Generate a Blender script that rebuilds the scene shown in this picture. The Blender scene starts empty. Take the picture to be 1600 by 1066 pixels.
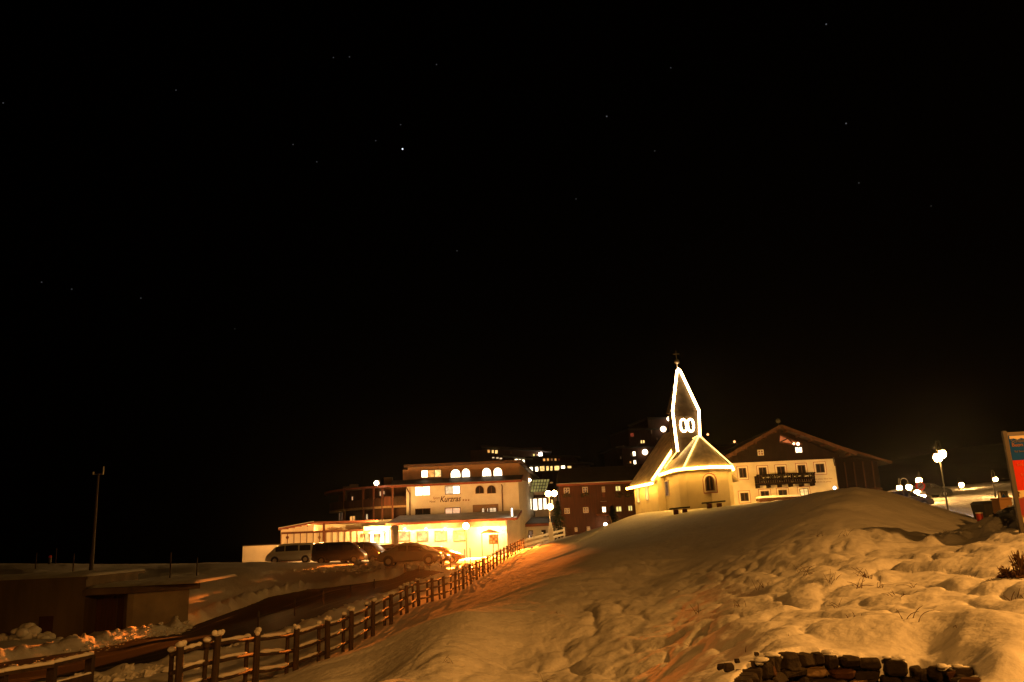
import bpy, math, random
import numpy as np
from mathutils import Vector, Matrix
random.seed(7)
C = bpy.context.scene.collection
SC = bpy.context.scene
rad = math.radians

# ------------------------------------------------------------------ camera, sky, exposure
FPX, PITCH, ROLL = 1291.0, rad(13.3), rad(2.5)       # focal length in photo pixels (1600 wide)
FWD = Vector((0, math.cos(PITCH), math.sin(PITCH)))
UP0 = Vector((0, -math.sin(PITCH), math.cos(PITCH)))
RGT = Vector((1, 0, 0)) * math.cos(ROLL) - UP0 * math.sin(ROLL)
UPV = UP0 * math.cos(ROLL) + Vector((1, 0, 0)) * math.sin(ROLL)
cam = bpy.data.cameras.new('camera'); co = bpy.data.objects.new('camera', cam); C.objects.link(co)
co.matrix_world = Matrix((RGT, UPV, -FWD)).transposed().to_4x4()
cam.sensor_width = 36; cam.lens = FPX / 1600 * 36; cam.clip_start = .05; cam.clip_end = 4000
SC.camera = co

w = bpy.data.worlds.new('World'); SC.world = w; w.use_nodes = True
nt = w.node_tree; bg = nt.nodes['Background']
sky = nt.nodes.new('ShaderNodeTexSky'); sky.sky_type = 'NISHITA'; sky.sun_disc = False
sky.sun_elevation = rad(-7); sky.sun_rotation = rad(200); sky.altitude = 2000
nt.links.new(sky.outputs[0], bg.inputs[0]); bg.inputs[1].default_value = 0.05
vs = SC.view_settings; vs.view_transform = 'Standard'; vs.look = 'None'; vs.exposure = 0; vs.gamma = 1
vs.use_curve_mapping = False
cy = SC.cycles; cy.max_bounces = 5; cy.diffuse_bounces = 2; cy.glossy_bounces = 2; cy.transmission_bounces = 3
cy.volume_bounces = 0; cy.sample_clamp_indirect = 3; cy.use_denoising = True; cy.caustics_reflective = False
cy.use_light_tree = True

def lamp(kind, loc, power, col, size=.1, aim=None, cone=None, blend=.5):
    d = bpy.data.lights.new('lamp_light', kind); d.energy = power; d.color = col; d.shadow_soft_size = size
    o = bpy.data.objects.new('lamp_light', d); C.objects.link(o); o.location = loc
    if aim is not None: o.rotation_euler = (Vector(aim) - Vector(loc)).to_track_quat('-Z', 'Y').to_euler()
    if cone: d.spot_size = rad(cone); d.spot_blend = blend
    return o

WARM = (1, .50, .10); AMBER = (1, .36, .07); GOLD = (1, .62, .2)

# ------------------------------------------------------------------ pixel -> place helpers
def ray(px, py):
    return FWD + RGT * ((px - 800) / FPX) + UPV * ((533 - py) / FPX)
def W(px, py, Y):
    d = ray(px, py); return d * (Y / d.y)

def tag(o, label=None, cat=None, group=None, kind=None):
    if label: o['label'] = label
    if cat: o['category'] = cat
    if group: o['group'] = group
    if kind: o['kind'] = kind
    return o
def thing(name, label, cat, loc=(0, 0, 0), group=None, rz=0):
    o = bpy.data.objects.new(name, None); C.objects.link(o); o.location = loc; o.rotation_euler = (0, 0, rz)
    o.empty_display_size = .2
    return tag(o, label, cat, group)
def copy_tree(o, parent=None):
    c = o.copy(); C.objects.link(c); c.parent = parent
    for ch in list(o.children): copy_tree(ch, c)
    return c
def wloc(o):
    v = Vector(o.location)
    while o.parent: o = o.parent; v += Vector(o.location)
    return v

class MB:
    """collects shapes; build() links them as one mesh object (absolute coordinates unless local=True)"""
    def __init__(s): s.v = []; s.f = []
    def add(s, vs_, fs): n = len(s.v); s.v += [tuple(v) for v in vs_]; s.f += [tuple(i + n for i in f) for f in fs]; return s
    def hexa(s, p):   # p: 4 bottom (ccw) + 4 top
        return s.add(p, [(3, 2, 1, 0), (4, 5, 6, 7), (0, 1, 5, 4), (1, 2, 6, 5), (2, 3, 7, 6), (3, 0, 4, 7)])
    def box(s, a, b):
        x0, y0, z0 = a; x1, y1, z1 = b
        return s.hexa([(x0, y0, z0), (x1, y0, z0), (x1, y1, z0), (x0, y1, z0), (x0, y0, z1), (x1, y0, z1), (x1, y1, z1), (x0, y1, z1)])
    def fbox(s, F, u0, u1, z0, z1, d0, d1):
        return s.hexa([F.pt(u0, z0, d1), F.pt(u1, z0, d1), F.pt(u1, z0, d0), F.pt(u0, z0, d0), F.pt(u0, z1, d1), F.pt(u1, z1, d1), F.pt(u1, z1, d0), F.pt(u0, z1, d0)])
    def bar(s, a, b, w, h, up=Vector((0, 0, 1))):
        a = Vector(a); b = Vector(b); t = (b - a).normalized(); sd = t.cross(up)
        sd = sd.normalized() if sd.length > 1e-4 else Vector((1, 0, 0)); u = sd.cross(t).normalized()
        q = [(-1, -1), (1, -1), (1, 1), (-1, 1)]
        return s.hexa([a + sd * (x * w / 2) + u * (y * h / 2) for x, y in q] + [b + sd * (x * w / 2) + u * (y * h / 2) for x, y in q])
    def tube(s, pts, r, n=8, closed=False):
        pts = [Vector(p) for p in pts]; m = len(pts); vs_ = []; fs = []
        rr = r if isinstance(r, (list, tuple)) else [r] * m
        for i, p in enumerate(pts):
            if closed: t = (pts[(i + 1) % m] - pts[i - 1])
            else: t = pts[min(i + 1, m - 1)] - pts[max(i - 1, 0)]
            t = t.normalized(); a = Vector((0, 0, 1)) if abs(t.z) < .9 else Vector((0, 1, 0))
            x = t.cross(a).normalized(); y = t.cross(x)
            for k in range(n):
                an = 2 * math.pi * k / n; vs_.append(p + (x * math.cos(an) + y * math.sin(an)) * rr[i])
        for i in range(m if closed else m - 1):
            j = (i + 1) % m
            for k in range(n): fs.append((i * n + k, i * n + (k + 1) % n, j * n + (k + 1) % n, j * n + k))
        if not closed: fs += [tuple(range(n - 1, -1, -1)), tuple(range((m - 1) * n, m * n))]
        return s.add(vs_, fs)
    def cyl(s, p, r, h, n=12, r2=None): return s.tube([p, Vector(p) + Vector((0, 0, h))], [r, r if r2 is None else r2], n)
    def ball(s, p, r, n=12, m=8, sz=1):
        p = Vector(p); vs_ = [p + Vector((0, 0, -r * sz))]; fs = []
        for i in range(1, m):
            a = math.pi * i / m - math.pi / 2
            for k in range(n): b = 2 * math.pi * k / n; vs_.append(p + Vector((math.cos(a) * math.cos(b), math.cos(a) * math.sin(b), math.sin(a) * sz)) * r)
        vs_.append(p + Vector((0, 0, r * sz)))
        for k in range(n):
            fs.append((0, 1 + (k + 1) % n, 1 + k)); t = 1 + (m - 2) * n; fs.append((len(vs_) - 1, t + k, t + (k + 1) % n))
        for i in range(m - 2):
            for k in range(n): a = 1 + i * n; fs.append((a + k, a + (k + 1) % n, a + n + (k + 1) % n, a + n + k))
        return s.add(vs_, fs)
    def prism(s, poly, ext):      # poly: 3D points, ext: vector
        n = len(poly); poly = [Vector(p) for p in poly]; e = Vector(ext)
        return s.add(poly + [p + e for p in poly], [tuple(range(n - 1, -1, -1)), tuple(range(n, 2 * n))] + [(i, (i + 1) % n, n + (i + 1) % n, n + i) for i in range(n)])
    def slab(s, poly, th):        # roof slab: polygon thickened downwards
        return s.prism(poly, (0, 0, -th))
    def build(s, name, mat, parent=None, smooth=False, local=False, bevel=0):
        me = bpy.data.meshes.new(name); off = Vector((0, 0, 0))
        if parent is not None and not local: off = wloc(parent)
        me.from_pydata([tuple(Vector(v) - off) for v in s.v], [], s.f); me.validate(); me.materials.append(mat)
        if smooth: me.polygons.foreach_set('use_smooth', [True] * len(me.polygons))
        o = bpy.data.objects.new(name, me); C.objects.link(o)
        if parent is not None: o.parent = parent
        if bevel:
            b = o.modifiers.new('bevel', 'BEVEL'); b.width = bevel; b.segments = 2; b.limit_method = 'ANGLE'
        return o

class Face:
    """a vertical plane through ground points a -> b (left to right seen from outside)"""
    def __init__(s, a, b):
        s.o = Vector((a[0], a[1])); d = Vector((b[0] - a[0], b[1] - a[1])); s.L = d.length; s.t = d.normalized(); s.n = Vector((s.t.y, -s.t.x))
    def pt(s, u, z, d=0): p = s.o + s.t * u + s.n * d; return Vector((p.x, p.y, z))
    def uv(s, px, py):
        d = ray(px, py); k = s.o.dot(s.n) / (d.x * s.n.x + d.y * s.n.y); p = Vector((d.x, d.y)) * k
        return (p - s.o).dot(s.t), d.z * k
    def rect(s, x0, y0, x1, y1):
        xc, yc = (x0 + x1) / 2, (y0 + y1) / 2
        return s.uv(x0, yc)[0], s.uv(x1, yc)[0], s.uv(xc, y1)[1], s.uv(xc, y0)[1]

# ------------------------------------------------------------------ materials
def mat(name, col, rough=.7, spec=.3, metal=0, bump=None, var=None, coat=0):
    """principled with object-space noise: var=(scale, amount) colour mottling, bump=(scale, strength)"""
    m = bpy.data.materials.new(name); m.use_nodes = True; n = m.node_tree; b = n.nodes['Principled BSDF']
    b.inputs['Base Color'].default_value = (*col, 1); b.inputs['Roughness'].default_value = rough
    b.inputs['Specular IOR Level'].default_value = spec; b.inputs['Metallic'].default_value = metal
    b.inputs['Coat Weight'].default_value = coat
    tc = n.nodes.new('ShaderNodeTexCoord')
    if var:
        t = n.nodes.new('ShaderNodeTexNoise'); t.inputs['Scale'].default_value = var[0]; t.inputs['Detail'].default_value = 6
        if len(var) > 2:
            mp = n.nodes.new('ShaderNodeMapping'); mp.inputs['Scale'].default_value = var[2]
            n.links.new(tc.outputs['Object'], mp.inputs[0]); n.links.new(mp.outputs[0], t.inputs[0])
        else: n.links.new(tc.outputs['Object'], t.inputs[0])
        r = n.nodes.new('ShaderNodeMapRange'); r.inputs[1].default_value = .3; r.inputs[2].default_value = .7
        r.inputs[3].default_value = 1 - var[1]; r.inputs[4].default_value = 1 + var[1] * .6
        mx = n.nodes.new('ShaderNodeMix'); mx.data_type = 'RGBA'; mx.blend_type = 'MULTIPLY'; mx.inputs[0].default_value = 1
        mx.inputs[6].default_value = (*col, 1); n.links.new(t.outputs[0], r.inputs[0]); n.links.new(r.outputs[0], mx.inputs[7]); n.links.new(mx.outputs[2], b.inputs[0])
    if bump:
        t = n.nodes.new('ShaderNodeTexNoise'); t.inputs['Scale'].default_value = bump[0]; t.inputs['Detail'].default_value = 5
        n.links.new(tc.outputs['Object'], t.inputs[0]); bp = n.nodes.new('ShaderNodeBump'); bp.inputs['Strength'].default_value = bump[1]; bp.inputs['Distance'].default_value = .05
        n.links.new(t.outputs[0], bp.inputs['Height']); n.links.new(bp.outputs[0], b.inputs['Normal'])
    return m
def glow(name, col, strength, var=0, scale=3):
    """a lit pane or lamp; var mottles it the way curtains and rooms behind glass do"""
    m = bpy.data.materials.new(name); m.use_nodes = True; n = m.node_tree; n.nodes.remove(n.nodes['Principled BSDF'])
    e = n.nodes.new('ShaderNodeEmission'); e.inputs[0].default_value = (*col, 1); e.inputs[1].default_value = strength
    if var:
        tc = n.nodes.new('ShaderNodeTexCoord'); t = n.nodes.new('ShaderNodeTexNoise'); t.inputs['Scale'].default_value = scale; t.inputs['Detail'].default_value = 3
        n.links.new(tc.outputs['Object'], t.inputs[0]); r = n.nodes.new('ShaderNodeMapRange'); r.inputs[1].default_value = .35; r.inputs[2].default_value = .65
        r.inputs[3].default_value = strength * (1 - var); r.inputs[4].default_value = strength * (1 + var); n.links.new(t.outputs[0], r.inputs[0]); n.links.new(r.outputs[0], e.inputs[1])
    n.links.new(e.outputs[0], n.nodes['Material Output'].inputs[0])
    return m

M = dict(
    snow=mat('snow', (.80, .80, .82), 1.0, .0, bump=(7, .65), var=(2.5, .06)),
    plaster=mat('cream_plaster', (.72, .66, .54), .85, .2, var=(1.2, .10), bump=(30, .1)),
    white_plaster=mat('white_plaster', (.76, .73, .66), .85, .2, var=(1.2, .10), bump=(30, .1)),
    yellow_plaster=mat('pale_yellow_plaster', (.74, .66, .45), .85, .2, var=(1.4, .10), bump=(30, .1)),
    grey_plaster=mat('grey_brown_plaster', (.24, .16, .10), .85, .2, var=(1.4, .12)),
    concrete=mat('raw_concrete', (.30, .26, .19), .9, .2, var=(1.0, .3), bump=(14, .2)),
    dark_concrete=mat('streaked_dark_concrete', (.13, .10, .07), .9, .2, var=(.8, .45, (1, 1, .25)), bump=(14, .2)),
    brown_wood=mat('dark_brown_boards', (.055, .022, .010), .75, .25, var=(1.0, .35, (6, 6, .5)), bump=(20, .2)),
    red_wood=mat('reddish_boards', (.11, .036, .016), .7, .25, var=(1.0, .3, (6, 6, .5))),
    fence_wood=mat('weathered_fence_wood', (.05, .034, .021), .8, .2, var=(3, .4, (4, 4, .6)), bump=(25, .3)),
    pale_wood=mat('sun_bleached_wood', (.30, .20, .11), .8, .2, var=(3, .3)),
    roof=mat('dark_roof_sheeting', (.045, .032, .026), .7, .3, var=(1.2, .35)),
    red_roof=mat('brown_red_fascia', (.20, .062, .035), .6, .3, var=(2, .2)),
    snow_roof=mat('old_roof_snow', (.62, .61, .60), 1.0, .0, bump=(4, .4), var=(.8, .25)),
    frosted=mat('frosted_shingle', (.72, .62, .44), .8, .1, var=(2.2, .3)),
    shingle=mat('wood_shingle', (.20, .15, .085), .8, .2, var=(3, .35)),
    metal=mat('painted_iron', (.05, .048, .046), .5, .4, .3),
    gal=mat('galvanised_steel', (.35, .34, .33), .45, .5, .7),
    pipe=mat('copper_downpipe', (.10, .06, .045), .5, .4, .3),
    frame=mat('brown_window_frame', (.12, .06, .035), .6, .3),
    pale_frame=mat('pale_window_frame', (.60, .52, .42), .6, .3),
    glass=mat('dark_glass', (.02, .018, .018), .08, .6),
    surround=mat('white_window_surround', (.78, .74, .66), .8, .2),
    redline=mat('red_painted_line', (.32, .09, .05), .8, .2),
    stone=mat('dark_wall_stone', (.04, .029, .021), .85, .2, var=(5, .4), bump=(18, .5)),
    tan_stone=mat('tan_wall_stone', (.19, .125, .07), .85, .2, var=(5, .3), bump=(18, .5)),
    red_stone=mat('rusty_wall_stone', (.085, .038, .02), .85, .2, var=(5, .35), bump=(18, .5)),
    mortar=mat('dark_earth_fill', (.03, .022, .016), .95, .1, bump=(10, .5)),
    leaf=mat('evergreen_needles', (.035, .05, .02), .8, .2),
    bark=mat('bark', (.06, .045, .03), .9, .1),
    stalk=mat('dry_stalk', (.11, .06, .03), .9, .1),
    tyre=mat('tyre', (.015, .015, .015), .8, .2), rim=mat('alloy_rim', (.4, .4, .4), .35, .5, .8),
    green_stone=mat('dark_slab', (.10, .09, .06), .8, .2, var=(3, .3)),
    flower=mat('withered_flowers', (.045, .04, .02), .9, .1, bump=(12, .8)),
    ink=mat('dark_lettering', (.06, .022, .012), .7, .2), ink2=mat('ochre_lettering', (.30, .14, .03), .7, .2),
    blue=mat('blue_sign_print', (.008, .06, .30), .7, .04), red=mat('red_sign_print', (.55, .035, .015), .7, .04),
    cream=mat('cream_sign_print', (.62, .52, .34), .7, .04), skyprint=mat('pale_sky_print', (.55, .46, .34), .5, .3),
    greyprint=mat('grey_print', (.16, .14, .13), .7, .04), pinkprint=mat('pale_red_print', (.72, .14, .08), .7, .04),
    redbin=mat('red_plastic', (.50, .04, .02), .4, .4), white=mat('white_paint_and_lit_wood', (.75, .74, .72), .5, .3),
    tan=mat('tan_plastic', (.42, .24, .10), .6, .3),
    aged=mat('nearly_black_boards', (.011, .005, .003), .85, .15, var=(1.0, .35, (6, 6, .5))),
    old_shingle=mat('old_dark_shingle', (.05, .035, .02), .85, .15, var=(3, .4)),
    signpost=mat('grey_sign_post', (.07, .06, .055), .6, .3),
    # lit things
    hot=glow('white_hot_window', (1, .80, .50), 4.0, .3, 2), lit=glow('yellow_window', (1, .60, .19), 1.5, .4, 2.5),
    amber=glow('amber_window', (1, .42, .09), 1.0, .4, 3), dim=glow('dim_window', (.75, .32, .10), .35, .4, 3),
    pink=glow('pink_curtain_window', (1, .50, .24), 1.0, .2, 3), soft=glow('curtained_window', (1, .66, .34), .95, .25, 3),
    red_dim=glow('dim_red_window', (.8, .12, .05), .22, .5, 3), lemon=glow('lemon_window', (1, .78, .22), 1.15, .2, 2),
    faint=glow('faint_window', (.8, .42, .2), .16, .5, 3), greenish=glow('lit_roof_glass', (.62, .50, .14), .42, .35, .6),
    string=glow('bright_light_string', (1, .46, .07), 52), tower_string=glow('white_light_string', (1, .64, .27), 26), thin_string=glow('thin_light_string', (1, .58, .14), 4.5),
)
def globe_mat(name, P, r, col): return glow(name, col, P / (4 * math.pi ** 2 * r * r))

def text(body, F, u, z, h, m, parent, name='lettering', shear=0, d=.02, width=None, bold=0):
    cu = bpy.data.curves.new('lettering', 'FONT'); cu.body = body; cu.size = 1; cu.shear = shear; cu.extrude = .02; cu.offset = bold
    to = bpy.data.objects.new('lettering_tmp', cu); C.objects.link(to)
    dg = bpy.context.evaluated_depsgraph_get(); me = bpy.data.meshes.new_from_object(to.evaluated_get(dg)); bpy.data.objects.remove(to)
    xs = [v.co.x for v in me.vertices]; k = h; kx = (width / (max(xs) - min(xs))) if width else k
    b = MB(); x0 = min(xs)
    b.add([F.pt(u + (v.co.x - x0) * kx, z + v.co.y * k, d + v.co.z * .5) for v in me.vertices], [tuple(p.vertices) for p in me.polygons])
    return b.build(name, m, parent)

# ------------------------------------------------------------------ terrain
def hash2(ix, iy, s):
    h = (ix.astype(np.int64) * 374761393 + iy.astype(np.int64) * 668265263 + s * 974634777) & 0xffffffff
    h = ((h ^ (h >> 13)) * 1274126177) & 0xffffffff
    return ((h ^ (h >> 16)) & 0xffff) / 65535.0
def vnoise(x, y, s=0):
    ix = np.floor(x); iy = np.floor(y); fx = x - ix; fy = y - iy
    fx = fx * fx * fx * (fx * (fx * 6 - 15) + 10); fy = fy * fy * fy * (fy * (fy * 6 - 15) + 10)
    a = hash2(ix, iy, s); b = hash2(ix + 1, iy, s); c = hash2(ix, iy + 1, s); d = hash2(ix + 1, iy + 1, s)
    return (a + (b - a) * fx) * (1 - fy) + (c + (d - c) * fx) * fy - .5
def fbm(x, y, o=4, s=0):
    t = 0; a = 1
    for k in range(o): t = t + a * vnoise(x, y, s + k); x, y = x * 1.9 + y * .55 + 3.1, y * 1.9 - x * .55 + 7.7; a *= .5
    return t

# control points: photo pixel + distance (m)
CP = [ # far field / terrace on the left
 (0,894,90),(100,891,90),(200,888,90),(300,884.5,90),(400,881.5,92),(0,900,60),(140,904,60),(220,902,62),(300,903,60),(60,904.5,57),(240,905,57),(0,1000,44),(70,1001,44),(130,1001,44),(200,992,45),(290,985,46),
 # parking and hotel ground
 (455,880,88),(530,880,82),(645,888,61),(590,884,72),(690,881,78),(740,872,92),(720,888,66),(760,876,80),(600,872,105),(700,868,105),(800,866,105),(500,872,105),
 (400,897,63),(500,891,66),(580,889,63),(640,890.5,59),(700,894,60),(760,884,70),
 # road level
 (145,1015,36),(0,1035,32),(300,978,47),(360,956,53),(420,933,57.5),(480,921,60),(560,912,59),(620,903,59),(200,995,41),
 (150,1048,27.7),(330,1005,33.5),(470,962,40),(540,937,47),(600,918,53),(640,906,56),(100,1000,40),(30,1000,40),
 (300,1050,23),(60,1066,25),(690,905,55),(740,893,62),(780,880,72),
 # fence foot
 (335,1085,17),(398,1066,19),(461,1056,20.9),(511,1036,22.4),(548,1016,25),(582,994,27.8),(611,976,30.4),(655,947,35.6),(695,934.5,40.8),(724.6,921,46),(745.6,906,51.2),(763,895,56.4),
 (781,883,63),(800,870,72),(819,858.6,82),(850,850,86),(882,841,90),
 # left slope of the meadow, up to the ridge where it turns away from the hotel
 (500,1066,15.2),(600,1066,12.2),(700,1066,12.6),(700,1030,13.6),(800,1000,16.8),(800,1066,13.5),
 (900,950,20),(900,1000,16),(900,1066,13),(1000,870,31),(920,832.5,74),(950,821,62),(985,806,53.5),
 # right face of the meadow and its crest
 (1000,1000,14.5),(1000,920,23),(1000,840,42),(1000,1066,11.4),(1100,860,30),(1100,900,22),(1100,950,15.6),(1100,1000,11),(1100,1050,8.5),(1150,1030,8),(1180,960,12),(1350,1018,6.95),(1250,1011,7.05),(1450,1027,6.9),(1505,1036,6.4),(1535,1066,5.4),(1548,1120,4.6),(1128,1062,5.9),(1112,1120,4.9),(1100,800,46),(1050,803,49),(1140,792,46),(1180,790,44),
 (1200,800,34),(1200,850,24),(1200,910,15.6),(1250,778,36),(1320,766,32),(1300,790,26.5),(1300,830,20.5),(1300,900,13.3),(1300,960,9.3),(1300,1000,7.4),(1200,1000,8.0),(1400,1000,7.2),
 (1380,775,29.5),(1420,800,27.5),(1460,825,25.5),(1490,838,24),(1400,830,20.5),(1400,900,12.8),(1450,860,17.5),(1450,900,12),(1450,950,8.8),(1500,1000,6.6),(1500,860,16.5),
 (1500,836,21.5),(1530,818,20.5),(1520,842,18.5),(1560,799,20.3),(1590,812,18.5),(1600,826,16.5),(1580,850,13.2),(1600,900,9.2),(1600,960,7),(1600,1040,5.4),(1550,950,8),(1530,900,11),(1700,900,8),(1700,830,14),
]
XC = [(p.x, p.y, p.z) for p in (W(*c) for c in CP)]
XC += [ # beyond the crest, behind the chapel, village ground, street on the right
 (14,62,1.0),(12,70,.9),(24,70,1.35),(30,80,1.7),(20,86,1.7),(36,90,2.0),(19,50,1.0),(17,42,.9),(24.5,50,-1.35),(27,58,-.9),(35,57,.2),(5,66,.1),(4,80,-.3),(9,92,-.35),(14,100,-.1),(3,104,-.6),(-2,112,-1.5),(12,125,1),(30,125,4),
 (30,53,-.7),(24,42,-.55),(22,34,-.75),(19,28,-.75),(37,62,.4),(33,66,.9),(40,72,1.1),(45,78,2.0),(50,90,2.75),(58,105,4.0),(66,98,4.1),(60,80,2.7),(42,58,.75),(36,48,.15),(28,36,-.3),(26,30,-.35),(47,55,1.3),(60,60,1.6),(80,90,3.5),(80,130,3.0),(55,130,4.0),
 (-64,112,-7),(-45,112,-6),(-30,118,-4),(-90,100,-6),(-75,150,-28),(-30,160,-22),(-120,120,-22),(-14,125,-2.2),(-6,140,-1),(-60,60,-1.3),(-80,70,-1.3),(-40,30,-3.6),(-22,18,-3.3),
 (0,3,-1.62),(4,2.5,-1.5),(-5,4,-2.1),(-9,8,-2.9),(3,5,-1.55),(10,3,-1.2),(-14,10,-3.2),(-12,3,-2.8),(20,8,-.9),(30,20,-.6),(12,7,-.85),
]
FL_ = [W(*c) for c in [(398,1066,19),(511,1036,22.4),(611,976,30.4),(695,934.5,40.8),(763,895,56.4),(819,858.6,82)]]
for y_, us in ((14.5, (2.0, 3.6)), (18, (1.5, 3.2, 4.7)), (25, (2, 4, 5.6)), (32, (2, 4, 6, 7.4)), (45, (2, 4.5, 7)), (60, (2, 4, 6.5)), (75, (2, 4))):   # even slope above the fence
    fx_ = np.interp(y_, [p.y for p in FL_], [p.x for p in FL_]); fz_ = np.interp(y_, [p.y for p in FL_], [p.z for p in FL_])
    if y_ < 18: fx_, fz_ = -6.3, -3.3
    XC += [(fx_ + u, y_, fz_ + .272 * u) for u in us]
XC = np.array(XC, float)
def warp(x, y):
    r = np.sqrt(x * x + y * y); return np.stack([np.arctan2(x, y) * 2.2, np.log(r)], -1)
def tps_fit(X, lam=4e-4):
    P = warp(X[:, 0], X[:, 1]); n = len(P); r2 = ((P[:, None] - P[None]) ** 2).sum(-1)
    K = .5 * r2 * np.log(r2 + 1e-12); A = np.zeros((n + 3, n + 3)); A[:n, :n] = K + np.eye(n) * lam
    A[:n, n] = 1; A[:n, n + 1:] = P; A[n:, :n] = A[:n, n:].T
    # heights as slope (z/r) so that accuracy follows the picture
    r = np.hypot(X[:, 0], X[:, 1]); b = np.concatenate([X[:, 2] / r, [0, 0, 0]])
    return P, np.linalg.solve(A, b)
TP, TW = tps_fit(XC)
def base_z(x, y):
    x = np.atleast_1d(np.asarray(x, float)); y = np.atleast_1d(np.asarray(y, float)); out = np.empty(x.shape)
    for i in range(0, len(x), 20000):
        Q = warp(x[i:i + 20000], y[i:i + 20000]); r2 = ((Q[:, None] - TP[None]) ** 2).sum(-1)
        out[i:i + 20000] = (.5 * r2 * np.log(r2 + 1e-12)) @ TW[:-3] + TW[-3] + Q @ TW[-2:]
    return out * np.hypot(x, y)
def seg_dist(x, y, poly, closed=True):
    d = np.full(x.shape, 1e9); n = len(poly)
    for i in range(n if closed else n - 1):
        ax, ay = poly[i][0], poly[i][1]; bx, by = poly[(i + 1) % n][0], poly[(i + 1) % n][1]
        t = np.clip(((x - ax) * (bx - ax) + (y - ay) * (by - ay)) / ((bx - ax) ** 2 + (by - ay) ** 2 + 1e-9), 0, 1)
        d = np.minimum(d, np.hypot(x - ax - t * (bx - ax), y - ay - t * (by - ay)))
    return d
def inside(x, y, poly):
    c = np.zeros(x.shape, bool); n = len(poly)
    for i in range(n):
        ax, ay = poly[i][0], poly[i][1]; bx, by = poly[(i + 1) % n][0], poly[(i + 1) % n][1]
        c ^= ((ay > y) != (by > y)) & (x < (bx - ax) * (y - ay) / (by - ay + 1e-12) + ax)
    return c
def sdist(x, y, poly): d = seg_dist(x, y, poly); return np.where(inside(x, y, poly), -d, d)
def sstep(a, b, t): t = np.clip((t - a) / (b - a), 0, 1); return t * t * (3 - 2 * t)

ROAD_FAR = [W(*c).xy[:] for c in [(-160,1060,27),(0,1035,32),(145,1015,36),(230,996,41),(300,978,47),(360,956,53),(420,933,57.5),(480,921,60),(560,912,59),(620,903,59),(690,897,64),(725,886,72)]]
ROAD_NEAR = [W(*c).xy[:] for c in [(-160,1110,21),(0,1075,24),(150,1060,25.5),(250,1042,27.6),(330,1024,29.6),(400,1000,32.4),(470,976,35.6),(540,949,41.5),(600,926,48.5),(640,911,53.5),(715,897,61),(755,884,70)]]  # near edge pushed towards the fence; dark asphalt there stands in for dim snow
ROAD_POLY = ROAD_FAR + ROAD_NEAR[::-1]
LOT_POLY = [W(*c).xy[:] for c in [(420,881,86),(520,882,80),(580,886,66),(640,889,60.5),(700,893,61),(735,887,68),(800,868,80),(815,858,98)]] + [(-34, 100)]
FENCE_PX = [(278,1085,16.6),(332,1080,17.2),(398,1066,19),(461,1056,20.9),(511,1036,22.4),(548,1016,25),(582,994,27.8),(611,976,30.4),(636,956,33),(655,947,35.6),(675.5,941,38.2),(695,934.5,40.8),(711,926,43.4),(724.6,921,46),(736.6,914.8,48.6),(745.6,906,51.2),(754.8,899.8,53.8),(763,895,56.4),(771,888.6,59.5),(776.5,885,62.5),(782,882,65.5),(787,878.5,68.5),(793,875,71.5),(799,871,74.5),(805,867,77),(812,863,79.5),(819,858.6,82)]
FENCE_FAR = [(834,854.5,84),(848,850.5,86),(862,847,88),(882,841,90)]
FENCE_XY = [W(*c).xy[:] for c in FENCE_PX + FENCE_FAR]
PIT = [W(*c).xy[:] for c in [(1140,1066,5.5),(1163,1043,6.1),(1200,1020,6.6),(1250,1019,6.75),(1350,1027,6.75),(1440,1036,6.65),(1490,1040,6.35),(1515,1052,5.9),(1530,1066,5.5)]]
PIT = [W(1118,1190,4.3).xy[:], W(1130,1110,4.9).xy[:]] + PIT + [W(1537,1110,4.9).xy[:], W(1545,1190,4.2).xy[:]]
PIT_POLY = PIT
STREET = [(25.5,31),(30,40),(36,51),(41,60),(47,69),(55,77),(64,84)]        # ploughed street on the right
LEDGE = [(-72, 90), (-46, 91), (-30, 93)]

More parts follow.
